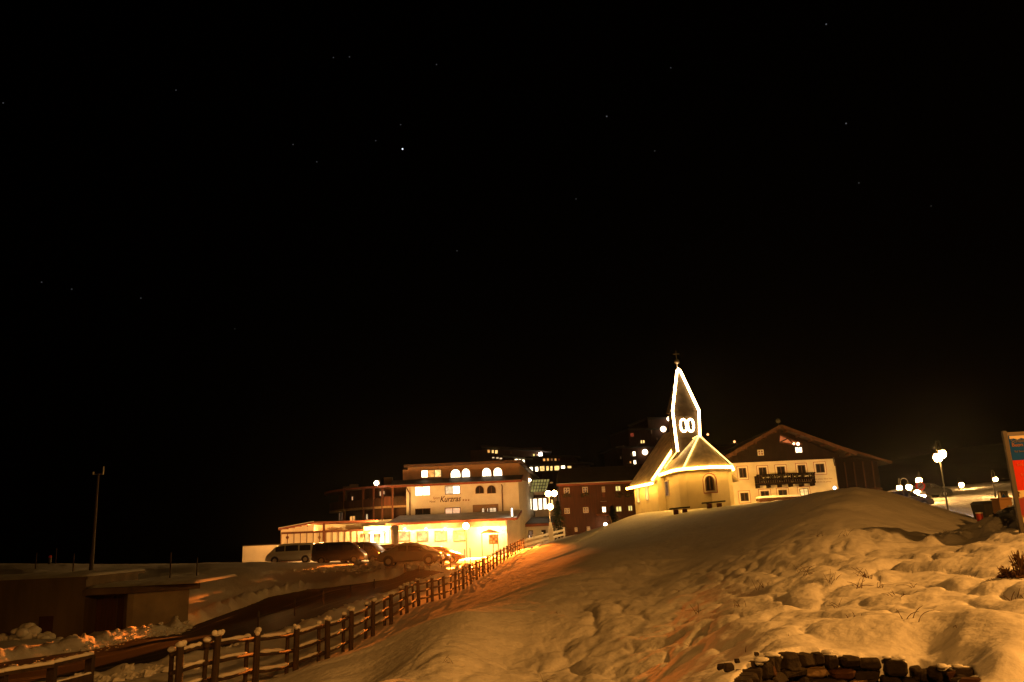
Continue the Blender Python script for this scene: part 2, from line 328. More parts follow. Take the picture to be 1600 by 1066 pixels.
def detail(x, y):
    r = np.hypot(x, y)
    rd = sdist(x, y, ROAD_POLY); lt = sdist(x, y, LOT_POLY); fd = seg_dist(x, y, FENCE_XY, False)
    flat = sstep(.0, 1.2, rd) * sstep(-.3, 1.0, lt)
    sd = seg_dist(x, y, STREET, False); flat = flat * sstep(1.5, 2.6, sd)
    # meadow: tussocks under the snow on the side facing the camera, fine streaks on the side facing the hotel
    fx = np.interp(y, [p[1] for p in FENCE_XY], [p[0] for p in FENCE_XY])
    right = sstep(0, 1.5, x - fx) * (x > -12)
    ridge_x = np.interp(y, [8, 14, 18, 25, 32, 40, 50], [-4.0, -2.2, -.8, 1.0, 3.5, 7.5, 11.0])
    face = sstep(-.8, 1.8, x - ridge_x)
    crest = sstep(27, 19, r)
    n1 = fbm(x * .50 + 4, y * .32, 3, 11); wx = x + .55 * fbm(x * .9, y * .7, 3, 21); wy = y + .8 * fbm(x * .8 + 9, y * .6, 3, 25)
    b1 = np.abs(vnoise(wx * .95 + wy * .12, wy * .52, 31)) * 2; b2 = np.abs(vnoise(wx * 2.3 - wy * .3, wy * 1.35, 41)) * 2; n2 = fbm(x * 1.7, y * 1.1, 3, 36); n3 = fbm(x * 5.5, y * 3.8, 3, 51)
    patch = sstep(-.25, .2, vnoise(x * .33, y * .22, 66))
    pillow = np.sqrt(b1 + .02) * .17 + (.35 + .65 * patch) * np.sqrt(b2 + .02) * .15 + .07 * n2 + .03 * n3
    tuss = .15 * n1 + (.40 + .60 * crest) * (pillow * .80 - .12)
    a = x * .8 + y * .25; b = -x * .25 + y * .8
    streak = .050 * fbm(a * .10, b * .34, 3, 71) + .034 * fbm(a * .8, b * 3.4, 3, 91) + .085 * vnoise(a * .45, b * 1.25, 93)
    h = right * (face * tuss + (1 - face) * streak)
    # open snow elsewhere
    h = h + (1 - right) * flat * (.10 * fbm(x * .35, y * .35, 3, 111) + .05 * fbm(x * 1.6, y * 1.6, 3, 131))
    h = h * sstep(.1, .9, fd + .35)
    # ploughed banks along the road, the lot and the street, clods in them
    clod = np.clip(fbm(x * 1.7, y * 1.7, 4, 151) + .25, 0, 2)
    far = ((y > np.interp(x, [p[0] for p in ROAD_FAR], [p[1] for p in ROAD_FAR]) - .3))
    h = h + np.exp(-((rd - .75) / .55) ** 2) * (.24 + .50 * clod) * np.where(far, 1.0, .45) * sstep(74, 62, y)
    h = h + np.exp(-((lt - .6) / .8) ** 2) * (.05 + .6 * clod) * (y < 68) * (x < -4)
    h = h + np.exp(-((sd - 2.9) / .9) ** 2) * (.15 + .75 * clod)
    h = h + np.exp(-((seg_dist(x, y, LEDGE, False)) / 1.0) ** 2) * (.22 + .2 * clod)
    rut = np.cos(np.clip(sd, 0, 2.2) * 4.2) * .06 * (sd < 2.2); h = h + rut
    # lumps at the right: shovelled bank under the signboard
    bank = np.exp(-(((x - 10.2) / 1.7) ** 2 + ((y - 18.6) / 2.4) ** 2)); h = h + bank * .32 * (clod - .25)
    # cut where the dry stone wall stands
    pd = sdist(x, y, PIT_POLY); h = h * sstep(.05, .9, pd) - 1.5 * sstep(.0, -.05, pd) + .03 * np.exp(-((pd - .10) / .16) ** 2) * (1 + 2 * vnoise(x * 4, y * 4, 77))
    # asphalt and lot lie a little lower than the snow sheet they replace
    h = h - .10 * sstep(.1, -.3, rd)
    return h
def gz(x, y): return float((base_z([x], [y]) + detail(np.array([x], float), np.array([y], float)))[0])

def terrain():
    th = np.concatenate([np.linspace(rad(-84), rad(-35), 40)[:-1], np.linspace(rad(-35), rad(35), 620), np.linspace(rad(35), rad(84), 40)[1:]])
    rr = np.exp(np.linspace(math.log(1.6), math.log(185), 660))
    T, R = np.meshgrid(th, rr); x = (R * np.sin(T)).ravel(); y = (R * np.cos(T)).ravel()
    z = base_z(x, y) + detail(x, y); n, m = len(rr), len(th)
    me = bpy.data.meshes.new('snow_ground'); me.vertices.add(n * m); me.vertices.foreach_set('co', np.stack([x, y, z], -1).astype(np.float32).ravel())
    i = np.arange((n - 1) * m).reshape(n - 1, m)[:, :-1].ravel(); q = np.stack([i, i + 1, i + 1 + m, i + m], -1)[:, ::-1]
    me.loops.add(q.size); me.loops.foreach_set('vertex_index', q.ravel().astype(np.int32)); me.polygons.add(len(q))
    me.polygons.foreach_set('loop_start', np.arange(0, q.size, 4, dtype=np.int32)); me.polygons.foreach_set('loop_total', np.full(len(q), 4, np.int32))
    me.polygons.foreach_set('use_smooth', np.ones(len(q), bool)); me.update(calc_edges=True); me.validate()
    if me.polygons[0].normal.z < 0: me.flip_normals()
    me.materials.append(M['snow']); o = bpy.data.objects.new('snow_ground', me); C.objects.link(o)
    tag(o, 'snow covered meadow, banks and terraces of the village', kind='structure')
terrain()

def strip_material(name, lo, hi, su, sv, snow_amount):
    m = bpy.data.materials.new(name); m.use_nodes = True; n = m.node_tree; b = n.nodes['Principled BSDF']
    uv = n.nodes.new('ShaderNodeUVMap'); mp = n.nodes.new('ShaderNodeMapping'); mp.inputs['Scale'].default_value = (su, sv, 1); n.links.new(uv.outputs[0], mp.inputs[0])
    t = n.nodes.new('ShaderNodeTexNoise'); t.inputs['Scale'].default_value = 1; t.inputs['Detail'].default_value = 7; t.inputs['Roughness'].default_value = .65; n.links.new(mp.outputs[0], t.inputs[0])
    r = n.nodes.new('ShaderNodeValToRGB'); r.color_ramp.elements[0].position = snow_amount; r.color_ramp.elements[1].position = snow_amount + .12
    r.color_ramp.elements[0].color = (*lo, 1); r.color_ramp.elements[1].color = (*hi, 1); n.links.new(t.outputs[0], r.inputs[0]); n.links.new(r.outputs[0], b.inputs[0])
    rg = n.nodes.new('ShaderNodeMapRange'); rg.inputs[1].default_value = snow_amount; rg.inputs[2].default_value = snow_amount + .12; rg.inputs[3].default_value = .5; rg.inputs[4].default_value = .8
    n.links.new(t.outputs[0], rg.inputs[0]); n.links.new(rg.outputs[0], b.inputs['Roughness']); b.inputs['Specular IOR Level'].default_value = .06
    bp = n.nodes.new('ShaderNodeBump'); bp.inputs['Strength'].default_value = .4; bp.inputs['Distance'].default_value = .06; n.links.new(t.outputs[0], bp.inputs['Height']); n.links.new(bp.outputs[0], b.inputs['Normal'])
    return m
def strip(name, L, Rr, m, label, lift=.0, nu=120, nv=14):
    def samp(P, t):
        P = np.array([p[:2] for p in P]); s = np.concatenate([[0], np.cumsum(np.hypot(*np.diff(P, axis=0).T))]); s /= s[-1]
        return np.stack([np.interp(t, s, P[:, 0]), np.interp(t, s, P[:, 1])], -1)
    t = np.linspace(0, 1, nu); a = samp(L, t); b = samp(Rr, t); k = np.linspace(-.06, 1.06, nv)
    P = a[:, None] + (b - a)[:, None] * k[None, :, None]; x = P[..., 0].ravel(); y = P[..., 1].ravel(); z = base_z(x, y) + lift
    f = [(i * nv + j, i * nv + j + 1, (i + 1) * nv + j + 1, (i + 1) * nv + j) for i in range(nu - 1) for j in range(nv - 1)]
    me = bpy.data.meshes.new(name); me.from_pydata(list(zip(x, y, z)), [], f); me.validate()
    if sum(p.normal.z for p in me.polygons) < 0: me.flip_normals()
    me.polygons.foreach_set('use_smooth', [True] * len(me.polygons))
    ln = np.concatenate([[0], np.cumsum(np.hypot(*np.diff(P[:, nv // 2], axis=0).T))]); u = np.repeat(ln, nv); v = np.tile(k * 7, nu)
    ul = me.uv_layers.new(name='UVMap'); idx = np.empty(len(me.loops), np.int32); me.loops.foreach_get('vertex_index', idx)
    ul.data.foreach_set('uv', np.stack([u[idx], v[idx]], -1).astype(np.float32).ravel()); me.materials.append(m)
    o = bpy.data.objects.new(name, me); C.objects.link(o); return tag(o, label, kind='structure')
strip('road', ROAD_FAR, ROAD_NEAR, strip_material('wet_asphalt_with_slush', (.016, .015, .014), (.34, .33, .32), .10, 2.6, .56), 'dark wet road with streaks of slush, widened to darken the dim near verge', .0)
so = np.array(STREET); dn = np.gradient(so, axis=0); dn /= np.linalg.norm(dn, axis=1)[:, None]; nn = np.stack([-dn[:, 1], dn[:, 0]], -1)
SL, SR = [tuple(p) for p in so + nn * 1.9], [tuple(p) for p in so - nn * 1.9]
strip('village_street', SL, SR, strip_material('packed_snow_street', (.16, .12, .09), (.60, .59, .58), .05, 2.0, .50), 'rutted packed snow street curving up to the right', .12)

# haze added in place of lens glare, scattering the lamp light
def air():
    m = bpy.data.materials.new('lamp_glow_haze'); m.use_nodes = True; n = m.node_tree; n.nodes.remove(n.nodes['Principled BSDF'])
    v = n.nodes.new('ShaderNodeVolumePrincipled'); v.inputs['Color'].default_value = (.9, .9, .92, 1); v.inputs['Density'].default_value = .0001; v.inputs['Anisotropy'].default_value = .85
    n.links.new(v.outputs[0], n.nodes['Material Output'].inputs['Volume'])
    o = MB().box((-190, -190, -45), (340, 430, 60)).build('haze', m); tag(o, 'haze added over the whole village for glow around the lamps', kind='stuff')
air()

# dark mountainside beyond the village
def mountain():
    xs = np.linspace(-20, 330, 90); ys = np.linspace(128, 420, 60); X, Y = np.meshgrid(xs, ys); x = X.ravel(); y = Y.ravel()
    z = 2 + (y - 128) * np.interp(x, [-20, 15, 60, 330], [.02, .10, .08, .12]) + 8 * fbm(x * .012, y * .012, 4, 171) * sstep(135, 200, y)
    z = z - sstep(20, -20, x) * 10
    n, m = len(ys), len(xs); f = [(i * m + j, i * m + j + 1, (i + 1) * m + j + 1, (i + 1) * m + j) for i in range(n - 1) for j in range(m - 1)]
    b = MB(); b.v = list(zip(x, y, z)); b.f = f
    tag(b.build('mountainside', mat('dark_forest_slope', (.018, .018, .016), .95, .1, var=(.05, .6)), smooth=True), 'unlit mountainside behind the village', kind='structure')
mountain()

# ------------------------------------------------------------------ window builder
def window(F, px, parent, pane, frame='frame', cols=2, rows=1, fw=.07, arch=False, d=.03, surround=None, panes=None, label=None):
    """px: (x0,y0,x1,y1) in photo pixels, projected on to the wall F. Frame bars are the part, each pane a sub-part."""
    u0, u1, z0, z1 = F.rect(*px); b = MB(); n = 10
    if surround:
        sw = .16; q = MB()
        for a, c, e, g in ((u0 - sw, u0, z0 - sw, z1 + sw), (u1, u1 + sw, z0 - sw, z1 + sw), (u0, u1, z1, z1 + sw), (u0, u1, z0 - sw, z0)): q.fbox(F, a, c, e, g, -.02, d - .012)
        sr = q.build('window_surround', M['surround'], parent); r = MB(); e = .05; o = sw + .003
        for a, c, e2, g in ((u0 - o - e, u0 - o, z0 - o - e, z1 + o + e), (u1 + o, u1 + o + e, z0 - o - e, z1 + o + e), (u0 - o, u1 + o, z1 + o, z1 + o + e), (u0 - o, u1 + o, z0 - o - e, z0 - o)): r.fbox(F, a, c, e2, g, -.02, d - .02)
        r.build('painted_line', M['redline'], sr)
    if arch:
        R = (u1 - u0) / 2; uc = (u0 + u1) / 2; zs = max(z0 + .05, z1 - R); ry = z1 - zs
        arc = [(uc - math.cos(math.pi * k / n) * R, zs + math.sin(math.pi * k / n) * ry) for k in range(n + 1)]
        pts = [(u0, z0)] + arc + [(u1, z0)]
        inn = [(uc + (p - uc) * (1 - fw / R), z0 + (z - z0) * (1 - fw / (z1 - z0)) + fw * .5) for p, z in pts]
        for k in range(len(pts)):
            a, c = pts[k], pts[(k + 1) % len(pts)]; a2, c2 = inn[k], inn[(k + 1) % len(pts)]
            b.hexa([F.pt(*a, -.02), F.pt(*c, -.02), F.pt(*c2, -.02), F.pt(*a2, -.02), F.pt(*a, d + .04), F.pt(*c, d + .04), F.pt(*c2, d + .04), F.pt(*a2, d + .04)])
        for k in range(1, cols): uu = u0 + (u1 - u0) * k / cols; b.fbox(F, uu - fw / 3, uu + fw / 3, z0 + fw, z1 - fw, 0, d + .035)
        f = b.build('window', M[frame], parent)
        g = MB(); g.prism([F.pt(*p, d) for p in inn], (F.n * -.02).to_3d()); g.build('pane', M[pane], f)
    else:
        b.fbox(F, u0, u1, z0, z0 + fw, -.02, d + .04); b.fbox(F, u0, u1, z1 - fw, z1, -.02, d + .04)
        b.fbox(F, u0, u0 + fw, z0 + fw, z1 - fw, -.02, d + .04); b.fbox(F, u1 - fw, u1, z0 + fw, z1 - fw, -.02, d + .04)
        for k in range(1, cols): uu = u0 + (u1 - u0) * k / cols; b.fbox(F, uu - fw / 2, uu + fw / 2, z0 + fw, z1 - fw, -.02, d + .036)
        for k in range(1, rows): zz = z0 + (z1 - z0) * k / rows; b.fbox(F, u0 + fw, u1 - fw, zz - fw / 3, zz + fw / 3, -.02, d + .032)
        f = b.build('window', M[frame], parent)
        for k in range(cols):
            a = u0 + (u1 - u0) * k / cols + .01; c = u0 + (u1 - u0) * (k + 1) / cols - .01
            pm = panes[k] if panes else pane
            MB().fbox(F, a, c, z0 + .01, z1 - .01, -.015, d).build('pane', M[pm], f)
    if label: f['label'] = label
    return f
def facebox(F, px, d0, d1, name, m, parent):
    u0, u1, z0, z1 = F.rect(*px); return MB().fbox(F, u0, u1, z0, z1, d0, d1).build(name, m, parent)

# ------------------------------------------------------------------ the hotel on the lot
GH = -2.6
hotel = thing('hotel', 'large cream hotel with arched attic windows and dark lettering behind the parked cars', 'hotel', (-7, 100, GH))
FM = Face((-13.4, 100), (0.0, 100)); FR = Face((0.0, 100), (2.35, 111)); FB = Face((-13.4, 97), (-1.55, 97.0)); FS = Face((-1.55, 97.0), (0.0, 100))
zf = FM.uv(720, 756)[1]; za = FM.uv(720, 725)[1]; zl = FM.uv(720, 815)[1]
ROOFZ = lambda y: za + .1 - (y - 100.6) * .155          # attic roof falls towards the back
b = MB(); b.prism([(-13.4, 100, GH), (0, 100, GH), (2.35, 111, GH), (-13.4, 111, GH)], (0, 0, zf + .25 - GH)); b.build('wall', M['white_plaster'], hotel)
FA = Face((-13.3, 100.9), (0.19, 100.9))
b = MB(); zb = zf + .2
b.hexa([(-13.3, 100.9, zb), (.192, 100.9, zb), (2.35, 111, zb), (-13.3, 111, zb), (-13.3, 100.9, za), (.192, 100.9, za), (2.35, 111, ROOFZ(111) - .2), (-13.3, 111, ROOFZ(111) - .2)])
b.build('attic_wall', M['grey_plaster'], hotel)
b = MB(); b.hexa([(-13.7, 100.3, za), (.55, 100.3, za), (3.1, 112, ROOFZ(112) - .05), (-13.7, 112, ROOFZ(112) - .05), (-13.7, 100.3, za + .22), (.55, 100.3, za + .22), (3.1, 112, ROOFZ(112) + .17), (-13.7, 112, ROOFZ(112) + .17)])
rf = b.build('attic_roof', M['roof'], hotel)
MB().bar((-13.7, 100.26, za + .11), (.6, 100.26, za + .11), .06, .2).build('fascia', M['roof'], rf)
# skirt roof between storeys, running left on to the wing
b = MB(); b.hexa([(-15.2, 99.3, zf - .12), (.35, 99.3, zf - .12), (.6, 100.92, zf + .62), (-15.2, 100.92, zf + .62), (-15.2, 99.3, zf + .06), (.35, 99.3, zf + .06), (.6, 100.92, zf + .82), (-15.2, 100.92, zf + .82)])
sk = b.build('skirt_roof', M['roof'], hotel)
MB().bar((-15.2, 99.24, zf - .02), (.36, 99.24, zf - .02), .1, .24).build('gutter', M['red_roof'], sk)
MB().bar((.39, 99.2, zf - .02), (.66, 100.9, zf + .72), .08, .24).build('verge_board', M['red_roof'], sk)
MB().bar((-15.2, 99.35, zf + .12), (.34, 99.35, zf + .12), .16, .06).build('snow_edge', M['snow_roof'], sk)
# ground floor extension with its own roof
b = MB(); b.prism([(-13.9, 97, GH), (-1.55, 97, GH), (0, 100.01, GH), (-13.9, 100.01, GH)], (0, 0, zl + .2 - GH)); b.build('ground_floor_wall', M['plaster'], hotel)
b = MB(); b.hexa([(-15.2, 95.9, zl - .1), (-.35, 95.9, zl - .1), (.22, 100.02, zl + .8), (-14.2, 100.02, zl + .8), (-15.2, 95.9, zl + .1), (-.35, 95.9, zl + .1), (.22, 100.02, zl + 1.0), (-14.2, 100.02, zl + 1.0)])
lr = b.build('lower_roof', M['snow_roof'], hotel)
MB().bar((-15.22, 95.84, zl - .04), (-.33, 95.84, zl - .04), .1, .26).build('gutter', M['red_roof'], lr)
MB().bar((-.31, 95.8, zl - .02), (.28, 100.0, zl + .88), .08, .26).build('verge_board', M['red_roof'], lr)
b = MB(); b.fbox(FB, -.5, 11.85, zl - .75, zl - .14, .0, .12); b.build('timber_band', M['pale_wood'], hotel)
for k in range(16): x = -14.6 + k * .93; MB().bar((x, 96.0, zl - .2), (x + .02, 97.0, zl + .0), .1, .14).build('rafter', M['pale_wood'], lr)
# windows: attic
window(FA, (658, 734, 690, 746.5), hotel, 'lit', cols=3, panes=['hot', 'amber', 'lit'], label='three pane attic window with a bright left pane')
for q, p in (((703.5, 733, 720, 746.5), 'hot'), ((721, 732, 735, 746), 'hot'), ((752.8, 731, 768, 744.5), 'hot'), ((770.3, 730.5, 785.3, 744), 'hot')): window(FA, q, hotel, p, arch=True)
# windows: third and second floor
window(FM, (648, 760, 672.5, 775), hotel, 'hot', frame='pale_frame'); window(FM, (695.3, 759, 719.2, 772.5), hotel, 'soft', panes=['soft', 'hot'])
rc = facebox(FM, (738.5, 757.5, 778.5, 772.5), -.02, .02, 'loggia_panel', M['white_plaster'], hotel)
for q in ((742.6, 759, 756.2, 771.5), (760.8, 758.6, 774.8, 771.2)): window(FM, q, hotel, 'glass', arch=True, d=.05)
window(FM, (648.7, 794.6, 672.8, 808), hotel, 'glass'); window(FM, (695.3, 793.3, 719.6, 807), hotel, 'pink')
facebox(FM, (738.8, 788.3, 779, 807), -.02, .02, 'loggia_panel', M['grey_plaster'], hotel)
window(FM, (752.5, 793.6, 757.5, 806.3), hotel, 'soft', cols=1, d=.04); window(FM, (760.5, 793.4, 763.5, 806), hotel, 'soft', cols=1, d=.04); window(FM, (764.5, 793, 776, 806), hotel, 'soft', d=.04, rows=3)
# ground floor windows
for q in ((622, 830.5, 641, 846.5), (651, 830, 669.6, 846.5), (679, 829.5, 698.6, 846.5), (708, 828.7, 727.5, 846.3)): window(FB, q, hotel, 'lit', cols=1, fw=.1)
window(FR, (797.5, 793, 801, 808), hotel, 'hot', cols=1)
# lettering
u, z = FM.uv(687.6, 784.6); text('Kurzras', FM, u, z, .95, M['ink'], hotel, shear=.32, width=2.5, bold=.012)
u, z = FM.uv(676.6, 780.2); text('Sport', FM, u, z, .42, M['ink2'], hotel, shear=.2, width=.8)
u, z = FM.uv(671.2, 785.6); text('Hotel', FM, u, z, .40, M['ink'], hotel, shear=.2, width=.7)
for k in range(3):
    u, z = FM.uv(724 + k * 4.1, 781.6); pts = []
    for j in range(10): r = .15 if j % 2 == 0 else .065; a = math.pi / 2 + j * math.pi / 5; pts.append(FM.pt(u + r * math.cos(a), z + r * math.sin(a), .01))
    MB().prism(pts, (0, -.03, 0)).build('star', M['ink2'], hotel)
# downpipes
for x0, y0, x1, y1 in ((635.5, 761, 641, 810), (783.5, 757, 786, 806)):
    a = FM.uv(x0, y0); c = FM.uv(x1, y1); MB().tube([FM.pt(a[0], a[1], .5), FM.pt(a[0] + .1, a[1] - .25, .45), FM.pt(c[0], a[1] - .8, .1), FM.pt(c[0], c[1], .1)], .07).build('downpipe', M['pipe'], hotel)
a = FB.uv(611, 826); c = FB.uv(614, 848); MB().tube([FB.pt(a[0], a[1] + .1, 1.0), FB.pt(a[0] + .2, a[1] - .2, .6), FB.pt(c[0], a[1] - .6, .1), FB.pt(c[0], c[1], .1)], .07).build('downpipe', M['pipe'], hotel)
MB().tube([FR.pt(10.6, zf + 1, .08), FR.pt(10.6, GH + 1, .08)], .08).build('downpipe', M['pipe'], hotel)
# bowed balcony wing on the left
CX, CY, RX, RY = -13.4, 112.0, 11.6, 12.0
def bow(a, k=1.0): return Vector((CX - RX * k * math.sin(a), CY - RY * k * math.cos(a), 0))
def bowpt(px, k=1.0):
    lo, hi = 0.0, math.pi / 2
    for _ in range(40):
        m = (lo + hi) / 2; p = bow(m, k); d = ray(px, 780); s = p.x - d.x * (p.y / d.y)
        if s > 0: lo = m
        else: hi = m
    return bow(lo, k)
def bowband(name, k0, k1, z0, z1, m, a0=0.0, a1=math.pi / 2, n=16, parent=hotel):
    b = MB()
    for i in range(n):
        p, q = a0 + (a1 - a0) * i / n, a0 + (a1 - a0) * (i + 1) / n
        A, B, D, E = bow(p, k1), bow(q, k1), bow(q, k0), bow(p, k0); Z = lambda v, z: Vector((v.x, v.y, z))
        b.hexa([Z(B, z0), Z(A, z0), Z(E, z0), Z(D, z0), Z(B, z1), Z(A, z1), Z(E, z1), Z(D, z1)])
    return b.build(name, m, parent)
zt = zf; z2 = W(614, 791.5, 100)[2]; z1_ = W(600, 812, 100)[2]
bowband('wing_wall', .80, .90, GH, zt, M['brown_wood'])
bowband('wing_base', .90, 1.0, GH, z1_, M['plaster'])
bowband('balcony_slab', .90, 1.0, z2 - .12, z2 + .10, M['pale_wood'])
bowband('balcony_front', .985, 1.0, z2 + .10, z2 + 1.05, M['brown_wood'])
wr = bowband('wing_roof', .70, 1.04, zt - .02, zt + .2, M['roof']); bowband('gutter', 1.041, 1.055, zt - .06, zt + .18, M['red_roof'], parent=wr)
for px in (538, 568, 584, 597.5, 613.5):
    p = bowpt(px, .99); MB().box((p.x - .11, p.y - .12, z1_ - .1), (p.x + .11, p.y + .12, zt)).build('post', M['red_wood'], hotel)
p, q = bowpt(600.5, 1.004), bowpt(611, 1.004); FW = Face(p.xy, q.xy); MB().fbox(FW, 0, FW.L, z2 + .12, z2 + 1.2, 0, .05).build('balcony_panel', M['red_wood'], hotel)
p, q = bowpt(616, 1.01), bowpt(630, 1.01); FW2 = Face(p.xy, q.xy)
for k in range(5): MB().fbox(FW2, 0, FW2.L, z2 + .3 + k * .18, z2 + .4 + k * .18, .0, .04).build('slat', M['fence_wood'], hotel)
def wingwin(x0, x1, y0, y1, pane, cols=1):
    p, q = bowpt(x0, .9), bowpt(x1, .9); F = Face(p.xy, q.xy); return window(F, (x0, y0, x1, y1), hotel, pane, cols=cols, fw=.06)
wingwin(547, 555.5, 806, 815, 'amber', 2); wingwin(566.5, 569.5, 803.5, 813, 'soft'); wingwin(572, 575.5, 803, 812.5, 'soft'); wingwin(549.8, 552.3, 775.5, 783.5, 'pink')
wingwin(593, 596, 767.5, 775.5, 'soft'); wingwin(599, 601.5, 767, 773, 'soft'); wingwin(530, 536, 801, 814, 'faint')
wingwin(574.5, 576.3, 779, 795, 'faint'); wingwin(584, 586, 777, 793, 'faint')
for px, h in ((538, .9), (553, .7), (607, 1.1)):
    p = bowpt(px, .82); MB().box((p.x - .5, p.y - .3, zt + .1), (p.x + .5, p.y + .4, zt + .2 + h)).build('chimney', M['grey_plaster'], hotel)
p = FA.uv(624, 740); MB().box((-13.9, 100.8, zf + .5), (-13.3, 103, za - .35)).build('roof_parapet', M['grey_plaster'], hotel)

# floodlight on the wing roof, floodlight in front of the house
def fixture(name, label, P, r, col, pos, kind='globe', group=None, cat='lamp'):
    t = thing(name, label, cat, pos, group); p = Vector(pos)
    MB().ball(p, r, 12, 8).build('bulb', globe_mat('lit_bulb', P, r, col), t, smooth=True)
    return t
p = W(588, 755, 99.0); t = fixture('roof_floodlight', 'white roof floodlight above the balcony wing of the cream hotel', 90, .26, (1, .74, .45), p)
MB().box((p.x - .35, p.y + .28, p.z - .2), (p.x + .35, p.y + .45, p.z + .35)).build('housing', M['metal'], t); MB().cyl((p.x, p.y + .36, zt), .06, p.z - zt).build('bracket', M['metal'], t)
p = W(728, 822, 94.3); g0 = gz(p.x, p.y)
t = thing('floodlight', 'blinding warm floodlight on a mast in front of the hotel ground floor', 'lamp', (p.x, p.y, g0))
MB().ball(p, .34, 14, 10).build('bulb', glow('lit_flood_bulb', (1, .62, .25), 70), t, smooth=True)
MB().cyl((p.x, p.y + .3, g0 - .2), .06, p.z - g0 + .2).build('mast', M['metal'], t); MB().box((p.x - .3, p.y + .36, p.z - .25), (p.x + .3, p.y + .46, p.z + .35)).build('housing', M['metal'], t)
lamp('POINT', (p.x, p.y - .45, p.z), 3000, (1, .40, .085), .3)
az_ = rad(1); dp_ = rad(46.3)      # cone shaped to keep orange off the near hill: the beam is cut off about a degree and a half below the horizontal
lamp('SPOT', (p.x, p.y - .5, p.z), 600000, (1, .19, .015), .05, aim=(p.x + math.sin(az_) * math.cos(dp_), p.y - .5 - math.cos(az_) * math.cos(dp_), p.z - math.sin(dp_)), cone=90, blend=.04)

for px_, P_ in ((632, 700), (665, 750), (695, 850), (757, 950), (782, 500)):  # fill lamps added to brighten the ground floor wall
    q = W(px_, 826.5, 95.6); t = fixture('eaves_fill_lamp', {632: 'leftmost of the five added fill lamps under the lower hotel eaves', 665: 'second from left of the added fill lamps under the lower hotel eaves', 695: 'added eaves fill lamp left of the blinding floodlight', 757: 'added eaves fill lamp right of the blinding floodlight', 782: 'rightmost of the added fill lamps under the lower hotel eaves, above the notice shelter'}[px_], P_, .07, (1, .52, .16), (q.x, 95.9, q.z), group='added fill lamps under the hotel eaves')

# notice shelter by the entrance
x0 = W(751, 850, 94.5); x1 = W(780.5, 850, 94.5); gs = gz((x0.x + x1.x) / 2, 94.5)
t = thing('notice_shelter', 'small roofed notice shelter at the right end of the hotel ground floor', 'notice board', ((x0.x + x1.x) / 2, 94.5, gs))
ze = W(766, 833, 94.5).z; cx = (x0.x + x1.x) / 2
for x in (x0.x + .15, x1.x - .15): MB().box((x - .05, 94.45, gs - .2), (x + .05, 94.55, ze)).build('post', M['pale_wood'], t)
MB().add([(x0.x - .1, 93.9, ze), (x1.x + .1, 93.9, ze), (x1.x + .1, 95.3, ze), (x0.x - .1, 95.3, ze), (cx, 94.6, ze + .45)], [(3, 2, 1, 0), (0, 1, 4), (1, 2, 4), (2, 3, 4), (3, 0, 4)]).build('roof', M['pale_wood'], t)
bx0, bx1 = W(764, 845, 94.4).x, W(777.5, 845, 94.4).x; bz0, bz1 = W(770, 850.5, 94.4).z, W(770, 835.5, 94.4).z
MB().box((bx0, 94.38, bz0), (bx1, 94.44, bz1)).build('board', M['pale_wood'], t); pb = MB()
for i in range(3):
    for j in range(3): xx = bx0 + .15 + i * .28; zz = bz0 + .15 + j * .3; pb = MB(); pb.box((xx, 94.365, zz), (xx + .2, 94.378, zz + .22)); pb.build('notice', M[['cream', 'skyprint', 'greyprint'][(i + j) % 3]], t)
MB().box((bx0 + .4, 94.4, gs - .1), (bx0 + .5, 94.46, bz0)).build('board_post', M['pale_wood'], t)

# glazed terrace on the left with its roof, umbrellas inside
GT = -2.1
ter = thing('terrace_pavilion', 'low flat roofed terrace with a row of screen panels behind the white van', 'terrace', (-23, 94, GT))
FT = Face(W(439, 840, 93).xy[:], W(568, 840, 95.5).xy[:]); L = FT.L; zr1 = FT.uv(500, 831.2)[1]
bz = FT.uv(500, 851)[1]
MB().fbox(FT, 0, L, zr1 - .1, zr1 + .12, -.06, .08).build('beam', M['red_wood'], ter)
MB().fbox(FT, 0, L, GT - .3, bz + .1, -.1, .04).build('plinth', M['brown_wood'], ter)
npan = 13
for k in range(npan):
    a, c = L * k / npan, L * (k + 1) / npan
    MB().fbox(FT, a + .04, c - .04, bz + .1, zr1 - .1, -.02, .0).build('screen_panel', M['plaster'], ter)
    MB().fbox(FT, a - .04, a + .04, bz + .1, zr1 - .1, -.04, .05).build('mullion', M['red_wood'], ter)
u = FT.uv(506, 830)[0]; MB().fbox(FT, u - .14, u + .14, GT - .3, zr1 + 1.0, -.12, .1).build('post', M['red_wood'], ter)
zA = FT.uv(439, 826.5)[1]; zB = FT.uv(490, 816.3)[1]; uB = FT.uv(490, 816)[0]
def P3(u, z, d): return FT.pt(u, z, d)
b = MB(); b.hexa([P3(-.3, zA - .12, .5), P3(uB, zB - .12, .5), P3(uB, zB - .12, -7), P3(-.3, zA - .12, -7), P3(-.3, zA + .05, .5), P3(uB, zB + .05, .5), P3(uB, zB + .05, -7), P3(-.3, zA + .05, -7)])
b.hexa([P3(uB, zB - .14, .5), P3(L + 1.6, zB - .2, .5), P3(L + 1.6, zB - .2, -7), P3(uB, zB - .14, -7), P3(uB, zB + .06, .5), P3(L + 1.6, zB + .0, .5), P3(L + 1.6, zB + .0, -7), P3(uB, zB + .06, -7)])
b.build('roof', M['red_roof'], ter)
MB().hexa([P3(-.3, zA + .055, .45), P3(uB, zB + .065, .45), P3(uB, zB + .065, -6.5), P3(-.3, zA + .055, -6.5), P3(-.3, zA + .12, .45), P3(uB, zB + .13, .45), P3(uB, zB + .13, -6.5), P3(-.3, zA + .12, -6.5)]).build('roof_snow', M['snow_roof'], ter)
